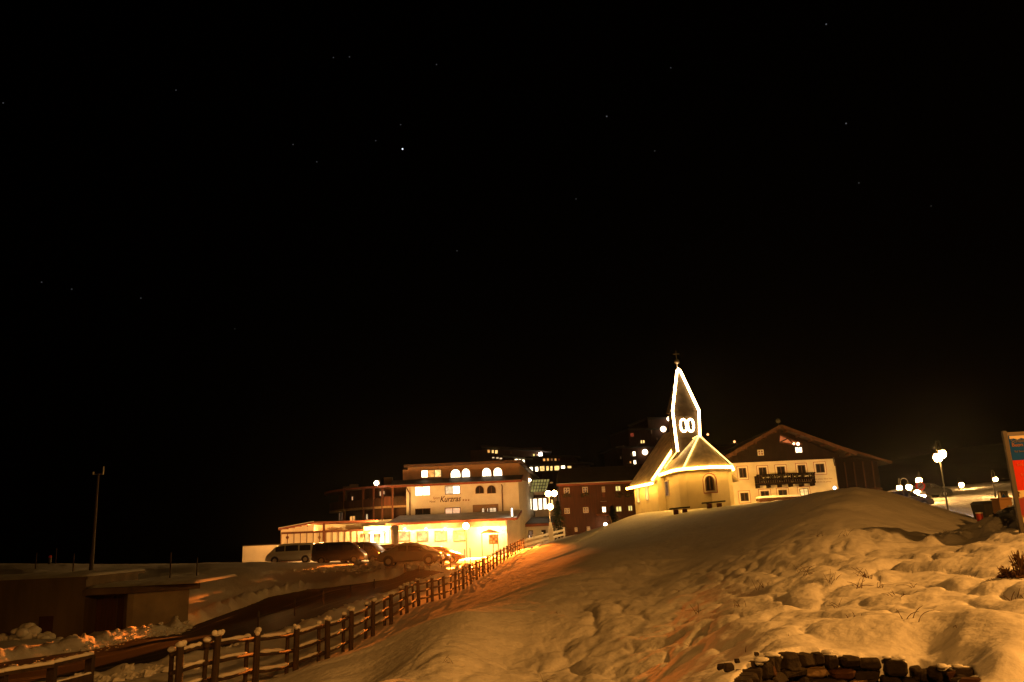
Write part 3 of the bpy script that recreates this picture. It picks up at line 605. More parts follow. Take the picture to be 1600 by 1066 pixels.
for k in range(5):
    a = uB * k / 5 + .1; zz = zA + (zB - zA) * (a + .3) / (uB + .3)
    MB().fbox(FT, a, a + uB / 5 - .12, zr1 + .12, zz - .13, -.05, -.02).build('upper_panel', M['plaster'], ter)
MB().fbox(FT, uB + .2, L, zr1 + .12, zB - .22, -3.4, -3.2).build('back_wall', M['plaster'], ter)
MB().fbox(FT, .1, L + 3, GT, zB - .3, -7.2, -7.0).build('rear_wall', M['plaster'], ter)
MB().fbox(FT, -.02, .06, bz, zA - .1, -7, -.1).build('end_wall', M['plaster'], ter)
for px in (449, 549):   # round stickers on the panels
    u, z = FT.uv(px if px < 500 else 499, 840); MB().prism([FT.pt(u + .17 * math.cos(a * math.pi / 6), z + .17 * math.sin(a * math.pi / 6), .004) for a in range(12)], (FT.n * .01).to_3d()).build('round_sticker', M['red_wood'] if px < 500 else M['pale_wood'], ter)
lp = P3(L * .78, zr1 - .3, -2.3); lamp('POINT', lp, 1500, (1, .46, .11), .3); lp = P3(L * .25, zr1 - .1, 2.2)
lp = P3(L * .35, zr1 + .35, -3.0); lamp('POINT', lp, 500, (1, .42, .09), .3)
lamp('POINT', P3(L * .45, GT + 2.6, 4.5), 420, (1, .40, .09), .3)
# open parasols standing under the terrace roof
for k, (px, py, w_) in enumerate(((530, 820, 2.6), (582, 819, 2.2))):
    p = W(px, py + 4, 97.2); t = thing('parasol', ['pale parasol open behind the terrace screen panels', 'pale parasol open beside the bright hotel entrance'][k], 'parasol', (p.x, p.y, gz(p.x, p.y)), 'parasols on the hotel terrace')
    b = MB(); n = 8; ring = [Vector((p.x + w_ * math.cos(a * math.pi / 4), p.y + w_ * math.sin(a * math.pi / 4), p.z - .75)) for a in range(n)]
    b.add([Vector(p)] + ring + [Vector((p.x, p.y, p.z - .08))] + [r - Vector((0, 0, .05)) for r in ring], [(0, 1 + i, 1 + (i + 1) % n) for i in range(n)] + [(9, 10 + (i + 1) % n, 10 + i) for i in range(n)] + [(1 + i, 10 + i, 10 + (i + 1) % n, 1 + (i + 1) % n) for i in range(n)])
    b.build('canopy', M['cream'], t); g0 = gz(p.x, p.y); MB().cyl((p.x, p.y, g0 - .1), .035, p.z - g0).build('pole', M['pale_wood'], t)
# bright glazed entrance between terrace and main house
FE = Face(W(568.5, 840, 96).xy[:], W(611, 840, 96.6).xy[:])
MB().fbox(FE, 0, FE.L, GH, FE.uv(590, 822)[1], -3, 0).build('entrance_wall', M['plaster'], hotel)
for k in range(5):
    x = 570 + k * 8; window(FE, (x, 830 - k * .4, x + 6.6, 849), hotel, ['lit', 'hot', 'lit', 'hot', 'hot'][k], cols=1, fw=.05, frame='pale_frame')
p = W(590, 826, 94.8); lamp('POINT', p, 2800, (1, .50, .12), .3)
# retaining wall at the far left
a, c = W(379, 862, 92), W(437, 862, 93); t = thing('retaining_wall', 'plain plastered wall lit orange left of the terrace', 'wall', (a.x, a.y, GT))
FWl = Face(a.xy[:], c.xy[:]); zt1 = FWl.uv(408, 852.5)[1]; MB().fbox(FWl, 0, FWl.L, GT - .8, zt1, -.4, 0).build('wall', M['plaster'], t); MB().fbox(FWl, -.03, FWl.L, zt1, zt1 + .1, -.45, .05).build('coping', M['roof'], t)
p = FWl.pt(2.6, zt1 - .5, 3.0); lamp('POINT', (p.x, p.y, zt1 + 1.4), 380, (1, .42, .1), .2)

# ------------------------------------------------------------------ link building and low annex
ann = thing('annex', 'pale low annex with brown roof between the hotel and the wooden house', 'annex', (3, 104, -2))
FX = Face((.35, 103.5), (6.2, 103.5)); zr = FX.uv(835, 820)[1]; zq = FX.uv(835, 808.5)[1]
MB().fbox(FX, 0, FX.L, -3, zr + .05, -5, 0).build('wall', M['white_plaster'], ann)
b = MB(); b.hexa([FX.pt(-.15, zr - .08, .5), FX.pt(FX.L - .6, zr - .08, .5), FX.pt(FX.L - .6, zq - .1, -3.4), FX.pt(.5, zq - .1, -3.4), FX.pt(-.15, zr + .15, .5), FX.pt(FX.L - .6, zr + .15, .5), FX.pt(FX.L - .6, zq + .1, -3.4), FX.pt(.5, zq + .1, -3.4)]); r = b.build('roof', M['roof'], ann)
MB().fbox(FX, -.2, FX.L - .55, zr - .22, zr + .1, .5, .6).build('gutter', M['red_roof'], r)
window(FX, (826, 829, 833, 840), ann, 'faint', cols=1); window(FX, (846, 828, 853, 839), ann, 'glass', cols=1); window(FX, (825.5, 835.5, 829, 841), ann, 'soft', cols=1, d=.09)
lk = thing('link_building', 'lit connecting building with sloping glass roof behind the annex', 'building', (3.5, 107, -2)); FL = Face((2.0, 107), (5.8, 107))
zk = FL.uv(846, 778)[1]; zg0 = FL.uv(842, 769)[1]; zg1 = FL.uv(842, 747.5)[1]
MB().fbox(FL, 0, FL.L, -2.5, zk, -5, 0).build('wall', M['plaster'], lk); MB().fbox(FL, -.1, FL.L + .1, zk, FL.uv(842, 773.5)[1], -5, .35).build('fascia', M['roof'], lk); MB().fbox(FL, 0, FL.L, FL.uv(842, 773.4)[1], zg0, -5, .1).build('upper_wall', M['plaster'], lk)
for q in ((827.5, 779, 831, 797), (832.5, 779, 840, 798), (841, 778.5, 847.5, 797), (848.5, 778.2, 854.5, 796.5)): window(FL, q, lk, 'hot', cols=1, frame='pale_frame')
window(FL, (860.5, 780, 865, 793), lk, 'lit', cols=1)
fr = MB(); ncol, nrow = 6, 4; ub = [FL.uv(828.5, 768)[0], FL.uv(853.5, 768)[0], FL.uv(829.5, 747.5)[0] + .2, FL.uv(857.5, 747)[0] + .2]
def gp(i, j):
    s, tt = i / ncol, j / nrow; lo = ub[0] + (ub[1] - ub[0]) * s; hi = ub[2] + (ub[3] - ub[2]) * s; u = lo + (hi - lo) * tt; return FL.pt(u, zg0 + (zg1 - zg0) * tt, .05 - 2.2 * tt)
for i in range(ncol + 1): fr.bar(gp(i, 0), gp(i, nrow), .07, .07)
for j in range(nrow + 1): fr.bar(gp(0, j), gp(ncol, j), .07, .07)
gr = fr.build('glass_roof', M['roof'], lk)
for i in range(ncol):
    for j in range(nrow):
        q = [gp(i, j), gp(i + 1, j), gp(i + 1, j + 1), gp(i, j + 1)]; n_ = (q[1] - q[0]).cross(q[3] - q[0]).normalized() * -.03
        MB().prism([v + n_ for v in q], n_ * .3).build('pane', M['greenish'], gr)
p = FL.uv(827.5, 750.5); fixture('wall_lamp', 'small white wall lamp at the upper left corner of the glass roof', 60, .17, (1, .7, .4), FL.pt(p[0], p[1], .4))
MB().fbox(FL, ub[0] - .25, ub[0] - .05, zg0, zg1 - .2, -.05, .12).build('corner_post', M['plaster'], lk)

# ------------------------------------------------------------------ dark wooden house
wh = thing('wooden_house', 'long dark brown timber house with two rows of small windows left of the chapel', 'house', (10, 100, -1)); FH = Face((4.85, 100), (16.5, 100))
zev = FH.uv(920, 757)[1]; zrd = FH.uv(920, 737)[1] + .9
b = MB(); b.fbox(FH, 0, FH.L, -2.2, zev, -9, 0); b.build('wall', M['brown_wood'], wh)
b = MB(); b.hexa([FH.pt(-.3, zev - .05, .55), FH.pt(FH.L + .4, zev - .05, .55), FH.pt(FH.L + .4, zrd - .15, -5), FH.pt(.4, zrd - .15, -5), FH.pt(-.3, zev + .12, .55), FH.pt(FH.L + .4, zev + .12, .55), FH.pt(FH.L + .4, zrd, -5), FH.pt(.4, zrd, -5)])
b.hexa([FH.pt(.4, zrd - .15, -5), FH.pt(FH.L + .4, zrd - .15, -5), FH.pt(FH.L + .4, zev - .05, -9.6), FH.pt(-.3, zev - .05, -9.6), FH.pt(.4, zrd, -5), FH.pt(FH.L + .4, zrd, -5), FH.pt(FH.L + .4, zev + .1, -9.6), FH.pt(-.3, zev + .1, -9.6)])
rf = b.build('roof', M['roof'], wh); MB().fbox(FH, -.32, FH.L + .4, zev - .1, zev + .12, .56, .68).build('gutter', M['red_roof'], rf); MB().fbox(FH, -.3, FH.L + .38, zev + .13, zev + .2, .42, .62).build('snow_edge', M['snow_roof'], rf)
for px in (862, 886, 903, 920, 934, 957, 975):
    u = FH.uv(px, 754)[0]; MB().ball(FH.pt(u, zev + .42, -.6), .2, 8, 5, .5).build('snow_clump', M['snow_roof'], rf)
for q, p in (((881, 762.3, 890, 771.3), 'faint'), ((910, 761, 918.5, 770.3), 'faint'), ((940.3, 760.5, 945.3, 769.3), 'faint'), ((961, 759, 970, 768), 'lemon'), ((881.7, 794, 890.3, 803), 'dim'), ((911, 792.6, 919.4, 801.6), 'dim'), ((940.2, 791.2, 947.5, 801.5), 'hot'), ((962, 790.8, 971.6, 800.2), 'lemon'), ((981, 789.8, 988.5, 799), 'lemon'), ((898, 824.3, 902.3, 831), 'faint'), ((916.8, 822.8, 922, 829.6), 'faint')):
    window(FH, q, wh, p, frame='pale_frame' if p in ('faint', 'dim') else 'frame', cols=2, rows=2 if p in ('faint', 'dim') else 1, fw=.08)
for x in (885.5, 914.2, 968, 984):
    u, z = FH.uv(x, 774.5); bxf = MB().fbox(FH, u - .42, u + .42, z - .12, z + .1, .02, .3).build('flower_box', M['brown_wood'], wh); b = MB()
    for k in range(14): b.ball(FH.pt(u + random.uniform(-.45, .45), z + random.uniform(-.15, .3), .2 + random.uniform(-.05, .15)), random.uniform(.08, .16), 6, 4)
    b.build('withered_flowers', M['flower'], bxf)
u0, u1, z0, z1 = FH.rect(932, 803, 955, 806.3); cn = MB().fbox(FH, u0, u1, z0, z1, 0, .9).build('door_canopy', M['red_wood'], wh)
u, z = FH.uv(943, 773); MB().fbox(FH, u - .16, u + .16, z - .3, z + .3, .01, .06).build('crest', M['red_wood'], wh); u, z = FH.uv(943, 783.4)
MB().tube([FH.pt(u - .35, z, .05), FH.pt(u, z - .04, .35), FH.pt(u + .35, z, .05)], .03).build('lamp_bracket', M['gal'], wh)
u, z = FH.uv(944.7, 819.5); t = fixture('entrance_lamp', 'round white entrance lamp low on the front of the dark wooden house', 60, .2, (1, .66, .4), FH.pt(u, z, .9))
MB().tube([FH.pt(u, z + .2, .9), FH.pt(u, z + .3, .5), FH.pt(u, z + .3, 0)], .03).build('bracket', M['metal'], t)
lamp('POINT', FH.pt(FH.uv(880, 780)[0], zev - 1.0, 2.2), 60, (1, .34, .08), .3); lamp('POINT', FH.pt(FH.uv(925, 770)[0], zev - .6, 2.0), 30, (1, .34, .08), .3)

# ------------------------------------------------------------------ chapel
ch = thing('chapel', 'small pale yellow chapel outlined in bright light strings with a pointed spire', 'chapel', (11.5, 53, 1.0))
wd = Vector((.985, .17, 0)); ax = Vector((-.17, .985, 0))
def lp_(o, u, v, z): p = o + wd * u + ax * v; return Vector((p.x, p.y, z))
nc = Vector((11.66, 55.3, 0)); hw = 2.62; NE, NR = 3.35, 6.65
b = MB(); NL = 5.0
b.prism([lp_(nc, -hw, 0, -.5), lp_(nc, hw, 0, -.5), lp_(nc, hw, 0, NE), lp_(nc, 0, 0, NR - .1), lp_(nc, -hw, 0, NE)], ax * NL); b.build('nave_wall', M['yellow_plaster'], ch)
for sgn in (-1, 1):
    e = hw + .34; ez = NE - .34 * (NR - NE) / hw; q = [lp_(nc, sgn * e, -.3, ez), lp_(nc, 0, -.3, NR), lp_(nc, 0, NL + .3, NR), lp_(nc, sgn * e, NL + .3, ez)]
    MB().slab(q if sgn < 0 else q[::-1], -.16).build('nave_roof', M['frosted'], ch)
apse = [Vector((9.6, 54.9, 0)), Vector((9.8, 51.2, 0)), Vector((10.13, 50.35, 0)), Vector((11.4, 49.75, 0)), Vector((12.66, 50.5, 0)), Vector((13.1, 52.4, 0)), Vector((13.2, 55.4, 0))]
CE = 3.52; b = MB(); b.prism([v + Vector((0, 0, -.5)) for v in apse], (0, 0, CE + .55)); b.build('choir_wall', M['yellow_plaster'], ch)
cen = Vector((11.42, 52.4, 0)); eav = [cen + (v - cen) * (1 + .34 / (v - cen).length) for v in apse]
eav[0] = Vector((9.25, 55.0, 0)); eav[-1] = Vector((13.5, 55.4, 0))
apx = Vector((11.46, 51.9, 5.62)); apx2 = Vector((11.4, 55.3, 5.62)); ez = Vector((0, 0, CE))
b = MB(); n = len(eav); b.v = [tuple(v + ez) for v in eav] + [tuple(apx), tuple(apx2)] + [tuple(v + ez - Vector((0, 0, .12))) for v in eav]
b.f = [(1, 0, n + 1, n)] + [(i + 1, i, n) for i in range(1, n - 2)] + [(n - 1, n - 2, n, n + 1)] + [(i, i + 1, n + 2 + i + 1, n + 2 + i) for i in range(n - 1)] + [tuple(n + 2 + i for i in range(n))]
b.f = [tuple(reversed(f)) for f in b.f]; b.build('choir_roof', M['frosted'], ch)
# windows: round headed front window with painted surround, slit windows on the side
FA2 = Face(apse[3].xy[:], apse[4].xy[:]); FA1 = Face(apse[2].xy[:], apse[3].xy[:])
Fw = Face((apse[2].x, apse[2].y), (apse[4].x, apse[4].y + .0))
Fsel = FA2 if FA2.uv(1108, 755)[0] > .3 else FA1
u0, u1, z0, z1 = Fsel.rect(1099.5, 740.5, 1119, 769.5)
def arch_pts(F, u0, u1, z0, z1, d, n=10):
    R = (u1 - u0) / 2; uc = (u0 + u1) / 2; zs = z1 - R
    return [F.pt(u0, z0, d)] + [F.pt(uc - math.cos(math.pi * k / n) * R, zs + math.sin(math.pi * k / n) * R, d) for k in range(n + 1)] + [F.pt(u1, z0, d)]
MB().prism(arch_pts(Fsel, u0 - .05, u1 + .05, z0 - .05, z1 + .05, .015), (Fsel.n * -.05).to_3d()).build('painted_line', M['redline'], ch)
MB().prism(arch_pts(Fsel, u0, u1, z0, z1, .03), (Fsel.n * -.05).to_3d()).build('window_surround', M['surround'], ch)
window(Fsel, (1102.3, 743.2, 1116.4, 767), ch, 'glass', arch=True, cols=2, d=.05)
FN = Face(lp_(nc, -hw, NL, 0).xy[:], lp_(nc, -hw, 0, 0).xy[:]); FC = Face(apse[0].xy[:], apse[1].xy[:])
for F, q in ((FN, (996, 763, 1000, 786)), (FN, (1009.5, 758, 1014, 782))): window(F, q, ch, 'lemon', cols=1, fw=.05, frame='pale_frame')
window(FC, (1040, 751, 1046, 776), ch, 'faint', cols=1, fw=.05, frame='pale_frame')
# tower and spire
tw = Vector((10.3, 53.45, 0)); tq = [lp_(tw, 0, 0, 0), lp_(tw, 1.56, 0, 0), lp_(tw, 1.56, 1.3, 0), lp_(tw, 0.1, 1.3, 0)]; TZ = 7.5
MB().prism([v + Vector((0, 0, 3.6)) for v in tq], (0, 0, TZ - 3.6)).build('tower', M['old_shingle'], ch)
for k in range(7):   # rows of shingles on the tower
    z = 4.9 + k * .37; MB().prism([lp_(tw, -.02, -.02, z), lp_(tw, 1.58, -.02, z), lp_(tw, 1.58, 1.32, z), lp_(tw, .08, 1.32, z)], (0, 0, .05)).build('shingle_row', M['old_shingle'], ch)
tc = lp_(tw, .78, .66, 0); SZ = 10.35; b = MB(); rows = 6
for k in range(rows):
    s0, s1 = 1 - k / rows, 1 - (k + 1) / rows; z0 = TZ + (SZ - TZ) * k / rows; z1 = TZ + (SZ - TZ) * (k + 1) / rows; h0 = .84 * s0 + .03; h1 = .80 * s1 + .02
    A = [lp_(tc, x * h0, y * h0, z0) for x, y in ((-1, -.8), (1, -.8), (1, .8), (-.94, .8))]; B = [lp_(tc, x * h1, y * h1 * .85, z1) for x, y in ((-1, -1), (1, -1), (1, 1), (-1, 1))]; b.hexa(A + B)
b.build('spire', M['old_shingle'], ch)
fb = MB(); fb.cyl((tc.x, tc.y, SZ - .1), .03, 1.4, 6); fb.ball((tc.x, tc.y, SZ + .55), .17, 12, 8); fb.bar((tc.x - .22, tc.y, SZ + 1.08), (tc.x + .22, tc.y, SZ + 1.08), .04, .04); fb.build('finial', M['gal'], ch, smooth=True)
FTt = Face(tq[0].xy[:], tq[1].xy[:])
# light strings
def string(pts, r, m='string', name='light_string'): return MB().tube(pts, r, 6).build(name, M[m], ch)
sh = lambda x, y, z: lp_(tc, x * 1.0, y * 1.0, z)
top = Vector((tc.x, tc.y, SZ + .02)) + wd * .0 - ax * .08
fl, frr = lp_(tc, -.90, -.80, TZ - .02), lp_(tc, .90, -.80, TZ - .02)
string([lp_(tw, .0, -.10, 4.85), lp_(tw, -.06, -.1, 6.2), fl, lp_(tc, -.10, -.16, SZ - .08), lp_(tc, 0, -.12, SZ + .05), lp_(tc, .12, -.16, SZ - .1), frr, lp_(tw, 1.62, -.1, 6.2), lp_(tw, 1.58, -.1, 5.75)], .078, 'tower_string')
for k in range(2):
    uc = FTt.uv(1067.3 + k * 11.2, 665)[0]; zc = FTt.uv(1073, 665)[1]; pts = []
    for j in range(16): a = 2 * math.pi * j / 16; pts.append(FTt.pt(uc + .20 * math.cos(a), zc + .40 * math.copysign(abs(math.sin(a)) ** .7, math.sin(a)), .08))
    MB().tube(pts, .062, 6, closed=True).build('bell_opening_string', M['tower_string'], ch)
    MB().prism([FTt.pt(uc + .14 * math.cos(a * math.pi / 6), zc + .3 * math.sin(a * math.pi / 6), .01) for a in range(12)], (0, -.02, 0)).build('bell_opening', M['glass'], ch)
e = hw + .40; ezn = NE - .34 * (NR - NE) / hw
string([lp_(nc, -e - .04, NL + .3, ezn + .05), lp_(nc, -e - .04, -.3, ezn + .05)], .08, 'string')
string([lp_(nc, -e, -.22, ezn + .26), lp_(nc, -.35, -.22, NR - .14)], .062, 'string')
eo = [cen + (v - cen) * (1 + .42 / (v - cen).length) for v in apse]; eo[0] = Vector((9.2, 55.0, 0)); eo[-1] = Vector((13.55, 55.4, 0))
string([v + Vector((0, 0, CE - .02)) for v in eo], .075, 'string')
string([apx + Vector((0, 0, .06)), eav[2] + ez + Vector((0, 0, .08))], .05, 'thin_string', 'ridge_string')
string([apx + Vector((0, 0, .06)), eav[4] + ez + Vector((.1, 0, .08))], .035, 'thin_string', 'ridge_string')
string([apx + Vector((0, 0, .06)), apx2 + Vector((0, 0, .06))], .035, 'thin_string', 'ridge_string')
string([lp_(tw, -.1, -.4, 4.9), Vector((9.35, 53.2, CE + .3)), ], .04, 'thin_string', 'ridge_string')  # glowing tube standing in for the lit snow edge of the choir roof
# slab benches in front of the apse
for px, py, wpx, lab in ((1115, 787, 35, 'dark slab bench on two stubs under the arched chapel window'), (1062, 795, 31, 'dark slab bench half sunk behind the hill crest, left of the other bench')):
    c = W(px, py, 48.6); g0 = gz(c.x, c.y); L_ = wpx / FPX * 48.6; t = thing('bench', lab, 'bench', (c.x, c.y, g0), 'slab benches beside the chapel'); zt_ = max(c.z, g0 + .3)
    MB().bar((c.x - L_ / 2, c.y + .1, zt_ - .02), (c.x + L_ / 2, c.y - .1, zt_ + .04), .42, .09).build('seat', M['green_stone'], t, bevel=.02)
    for s_ in (-.2, .24): MB().box((c.x + L_ * s_ - .12, c.y - .15, g0 - .3), (c.x + L_ * s_ + .12, c.y + .15, zt_ - .06)).build('leg', M['red_wood'], t)

# ------------------------------------------------------------------ farmhouse with barn roof
FY = 88.0; fm = thing('farmhouse', 'cream alpine farmhouse with brown timber gable and long balcony right of the chapel', 'farmhouse', (27, FY, 1.5))
FF = Face((W(1128, 760, FY).x, FY), (W(1306.5, 740, FY).x, FY)); Lf = FF.L
zw = FF.uv(1220, 720.5)[1]; ur, zrg = FF.uv(1214, 667); ul, zl_ = FF.uv(1122, 719.5); uk, zk_ = FF.uv(1331, 711)
MB().fbox(FF, 0, Lf, .6, zw, -14, 0).build('wall', M['plaster'], fm)
MB().prism([FF.pt(0, zw, .08), FF.pt(Lf, zw, .08), FF.pt(Lf + .6, zk_ + .0, .08), FF.pt(ur, zrg - .15, .08), FF.pt(.0, zl_ + .4, .08)], (0, 14, 0)).build('timber_gable', M['aged'], fm)
def roofslab(a, c, ya, yb, th=.22):
    return [FF.pt(a[0], a[1] - th, ya), FF.pt(c[0], c[1] - th, ya), FF.pt(c[0], c[1] - th, yb), FF.pt(a[0], a[1] - th, yb), FF.pt(a[0], a[1], ya), FF.pt(c[0], c[1], ya), FF.pt(c[0], c[1], yb), FF.pt(a[0], a[1], yb)]
b = MB(); b.hexa(roofslab((ul, zl_), (ur, zrg), 1.3, -14)); b.hexa(roofslab((ur, zrg), (uk, zk_ + .1), 1.3, -14)); rf = b.build('roof', M['roof'], fm)
for a, c in (((ul, zl_), (ur, zrg)), ((ur, zrg), (uk, zk_ + .1))): MB().bar(FF.pt(a[0], a[1] - .1, 1.36), FF.pt(c[0], c[1] - .1, 1.36), .1, .36).build('verge_board', M['brown_wood'], rf)
for k in range(6):
    for a, c in (((ul, zl_), (ur, zrg)), ((ur, zrg), (uk, zk_ + .1))): tt = (k + .5) / 6; MB().bar(FF.pt(a[0] + (c[0] - a[0]) * tt, a[1] + (c[1] - a[1]) * tt - .34, 1.2), FF.pt(a[0] + (c[0] - a[0]) * tt, a[1] + (c[1] - a[1]) * tt - .34, 0), .16, .2).build('purlin', M['brown_wood'], rf)
Fb = Face((FF.pt(Lf - .5, 0).x, FY + 3), (W(1388, 740, FY + 3).x, FY + 3)); a = Fb.uv(1305, 697); c = Fb.uv(1388, 722.5)
barn = MB(); barn.fbox(Fb, .6, Fb.L - 1.0, .5, c[1] + .2, -11, 0); barn.prism([Fb.pt(.6, c[1] + .2, 0), Fb.pt(Fb.L - 1.0, c[1] + .2, 0), Fb.pt(.6, a[1] - .5, 0)], (0, 11, 0)); barn.build('barn_wall', M['aged'], fm)
b = MB(); b.hexa([Fb.pt(a[0] - 1.5, a[1] - .2 + .45, .9), Fb.pt(c[0], c[1] - .2, .9), Fb.pt(c[0], c[1] - .2, -11), Fb.pt(a[0] - 1.5, a[1] - .2 + .45, -11), Fb.pt(a[0] - 1.5, a[1] + .45, .9), Fb.pt(c[0], c[1], .9), Fb.pt(c[0], c[1], -11), Fb.pt(a[0] - 1.5, a[1] + .45, -11)]); b.build('barn_roof', M['roof'], fm)
MB().bar(Fb.pt(a[0] - 1.5, a[1] + .35, .95), Fb.pt(c[0], c[1] - .1, .95), .08, .26).build('verge_board', M['brown_wood'], fm)
for k in range(5): u = 1.6 + k * 1.0; MB().fbox(Fb, u, u + .12, .6, c[1] + .2, 0, .08).build('barn_batten', M['brown_wood'], fm)
p = Fb.uv(1389, 757); MB().fbox(Fb, Fb.L - 2.2, Fb.L - .9, .5, Fb.uv(1370, 762)[1], .05, .12).build('barn_door', M['brown_wood'], fm)
for q in ((1154.8, 731.3, 1166, 746.8), (1274.8, 724.8, 1288, 738.7)): window(FF, q, fm, 'glass', surround=True, cols=2, fw=.06)
for q in ((1186.2, 730.5, 1198, 752), (1214.5, 729, 1227, 751), (1247, 726.8, 1259, 749)): window(FF, q, fm, 'glass', surround=True, cols=2, fw=.06)
for q, p in (((1157, 770, 1169.5, 783.3), 'glass'), ((1188.7, 767.3, 1201.7, 779), 'glass'), ((1216.5, 765.5, 1229.7, 777), 'glass'), ((1249.5, 763.5, 1263, 775), 'lit')): window(FF, q, fm, p, surround=True, cols=2, fw=.06)
G2 = Face(FF.pt(0, 0, .085).xy[:], FF.pt(Lf, 0, .085).xy[:])
window(G2, (1183.6, 703, 1193, 712), fm, 'dim', rows=2, fw=.08, frame='pale_frame'); window(G2, (1242, 698.4, 1253.6, 708), fm, 'hot', cols=2, fw=.06)
# open lit loft in the gable
uu = [G2.uv(*q) for q in ((1219, 680.5), (1252, 694), (1243, 695.5), (1218.5, 691))]
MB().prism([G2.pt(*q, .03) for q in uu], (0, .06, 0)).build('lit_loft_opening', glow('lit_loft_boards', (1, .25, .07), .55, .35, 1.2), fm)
for a, c in (((1219, 680), (1253, 694.3)), ((1218, 691.5), (1246, 695.8)), ((1219, 691), (1231, 685)), ((1231, 685.5), (1240, 694))):
    A, B = G2.uv(*a), G2.uv(*c); MB().bar(G2.pt(*A, .1), G2.pt(*B, .1), .14, .14).build('rafter', M['brown_wood'], fm)
for k, q in enumerate(((1239, 694), (1245.5, 694.3))): u, z = G2.uv(*q); MB().ball(G2.pt(u, z, .3), .12 + .05 * k, 10, 6).build('bulb', glow('loft_bulb', (1, .5, .25), 8), fm)
# balcony
u0, u1, z0, z1 = FF.rect(1178.5, 741, 1268.5, 757.5); D = 1.15
bl = MB().fbox(FF, u0, u1, z0, z0 + .18, .02, D).build('balcony', M['aged'], fm)
nb = 26
for k in range(nb):
    a = u0 + (u1 - u0) * k / nb; MB().fbox(FF, a + .02, a + (u1 - u0) / nb - .03, z0 + .2, z1 - .12, D - .06, D - .02).build('baluster', M['aged'], bl)
MB().fbox(FF, u0 - .05, u1 + .05, z1 - .12, z1, D - .1, D + .04).build('handrail', M['aged'], bl)
for s_ in (u0, u1 - .06): MB().fbox(FF, s_, s_ + .06, z0 + .2, z1 - .12, .1, D - .1).build('end_panel', M['aged'], bl)
for k in range(6): a = u0 + .1 + (u1 - u0 - .3) * k / 5; MB().fbox(FF, a - .08, a + .12, z0 - .28, z0, .02, D - .1).build('bracket', M['aged'], bl)
for k in range(5):
    a = u0 + .5 + k * (u1 - u0 - .6) / 5; bb = MB().fbox(FF, a, a + .9, z0 + .42, z0 + .62, D + .01, D + .2).build('flower_box', M['aged'], bl)
    b = MB()
    for j in range(12): b.ball(FF.pt(a + random.uniform(0, .9), z0 + .7 + random.uniform(-.08, .2), D + .1 + random.uniform(-.1, .12)), random.uniform(.06, .13), 6, 4)
    fl_ = b.build('flower_clump', M['flower'], bl); MB().bar(FF.pt(a + .05, z0 + .72, D + .14), FF.pt(a + .7, z0 + .76, D + .14), .12, .07).build('snow_patch', M['snow_roof'], bl)
ub, zb_ = FF.uv(1211, 660); t_ = MB(); t_.cyl(FF.pt(ur, zrg - .1, .6), .04, .55, 6); t_.ball(FF.pt(ur, zrg + .55, .6), .26, 10, 6); t_.build('ridge_ornament', M['metal'], fm)
u, z = FF.uv(1303, 722); MB().tube([FF.pt(u, z + .5, .1), FF.pt(u, z - .4, .1), FF.pt(u - .25, z + .4, .6)], .05).build('bracket', M['metal'], fm)
# faded motto on the wall
u, z = FF.uv(1272, 750); text('Gott schütze dieses Haus', FF, u, z, .22, M['ink2'], fm, width=1.9, d=.005); u, z = FF.uv(1270, 754.5); text('und alle die da gehen', FF, u, z, .2, M['ink2'], fm, width=1.9, d=.005)
# woodpile under snow before the house, lamp behind the chapel that lights the front
c = W(1215, 778, 80); g0 = gz(c.x, c.y); t = thing('woodpile', 'long low woodpile under snow in front of the farmhouse', 'woodpile', (c.x, c.y, g0)); a = W(1184, 780, 80); d_ = W(1246, 773, 80)
zt_ = (a.z + d_.z) / 2
for k in range(22):
    for j in range(3): xx = a.x + (d_.x - a.x) * (k + .5) / 22; MB().tube([(xx, 79.3, zt_ - .2 - j * .26), (xx, 80.5, zt_ - .2 - j * .26)], .125, 7).build('log', M['brown_wood'], t)
MB().hexa([(a.x - .1, 79.2, zt_ - .07), (d_.x + .1, 79.2, zt_ - .07), (d_.x + .1, 80.6, zt_ - .07), (a.x - .1, 80.6, zt_ - .07), (a.x + .1, 79.3, zt_ + .1), (d_.x - .1, 79.3, zt_ + .13), (d_.x - .1, 80.4, zt_ + .13), (a.x + .1, 80.4, zt_ + .1)]).build('snow_cover', M['snow'], t, bevel=.06)

# ------------------------------------------------------------------ street lamps
def hook_lamp(pos, head, label, P, r=.22, col=(1, .50, .13), double=False, hook=True, group='street lamps on the right'):
    g0 = gz(pos[0], pos[1]); base = Vector((pos[0], pos[1], g0)); t = thing('street_lamp', label, 'street lamp', base, group)
    hd = [Vector(h) for h in head]; topz = max(h.z for h in hd) + .55
    MB().cyl(base - Vector((0, 0, .2)), .085, 1.1, 10, .07).build('base', M['metal'], t)
    pm = MB(); pm.tube([base, (base.x, base.y, topz - .1)], [.06, .045], 8)
    pm.build('pole', M['metal'], t); am = MB()
    for h in hd:
        if abs(h.x - base.x) < .05: continue
        s_ = h.x - base.x; pts = [Vector((base.x + s_ * .5 * (1 - math.cos(math.pi * k / 10)), base.y, topz - .15 + .42 * math.sin(math.pi * k / 10))) for k in range(11)]; pts.append(Vector((h.x, h.y, h.z + r))); am.tube(pts, .03, 6)
    if am.v: am.build('arm', M['metal'], t, smooth=True)
    gm = globe_mat('lit_globe', P * 2.2, r, col)
    for h in hd:
        ln = MB().ball(h, r, 14, 9).build('globe', gm, t, smooth=True); MB().tube([h + Vector((0, 0, r * .8)), h + Vector((0, 0, r * 1.15)), h + Vector((0, 0, r * 1.7))], [r * 1.0, r * .7, r * .12], 10).build('hood', M['metal'], ln)
    return t
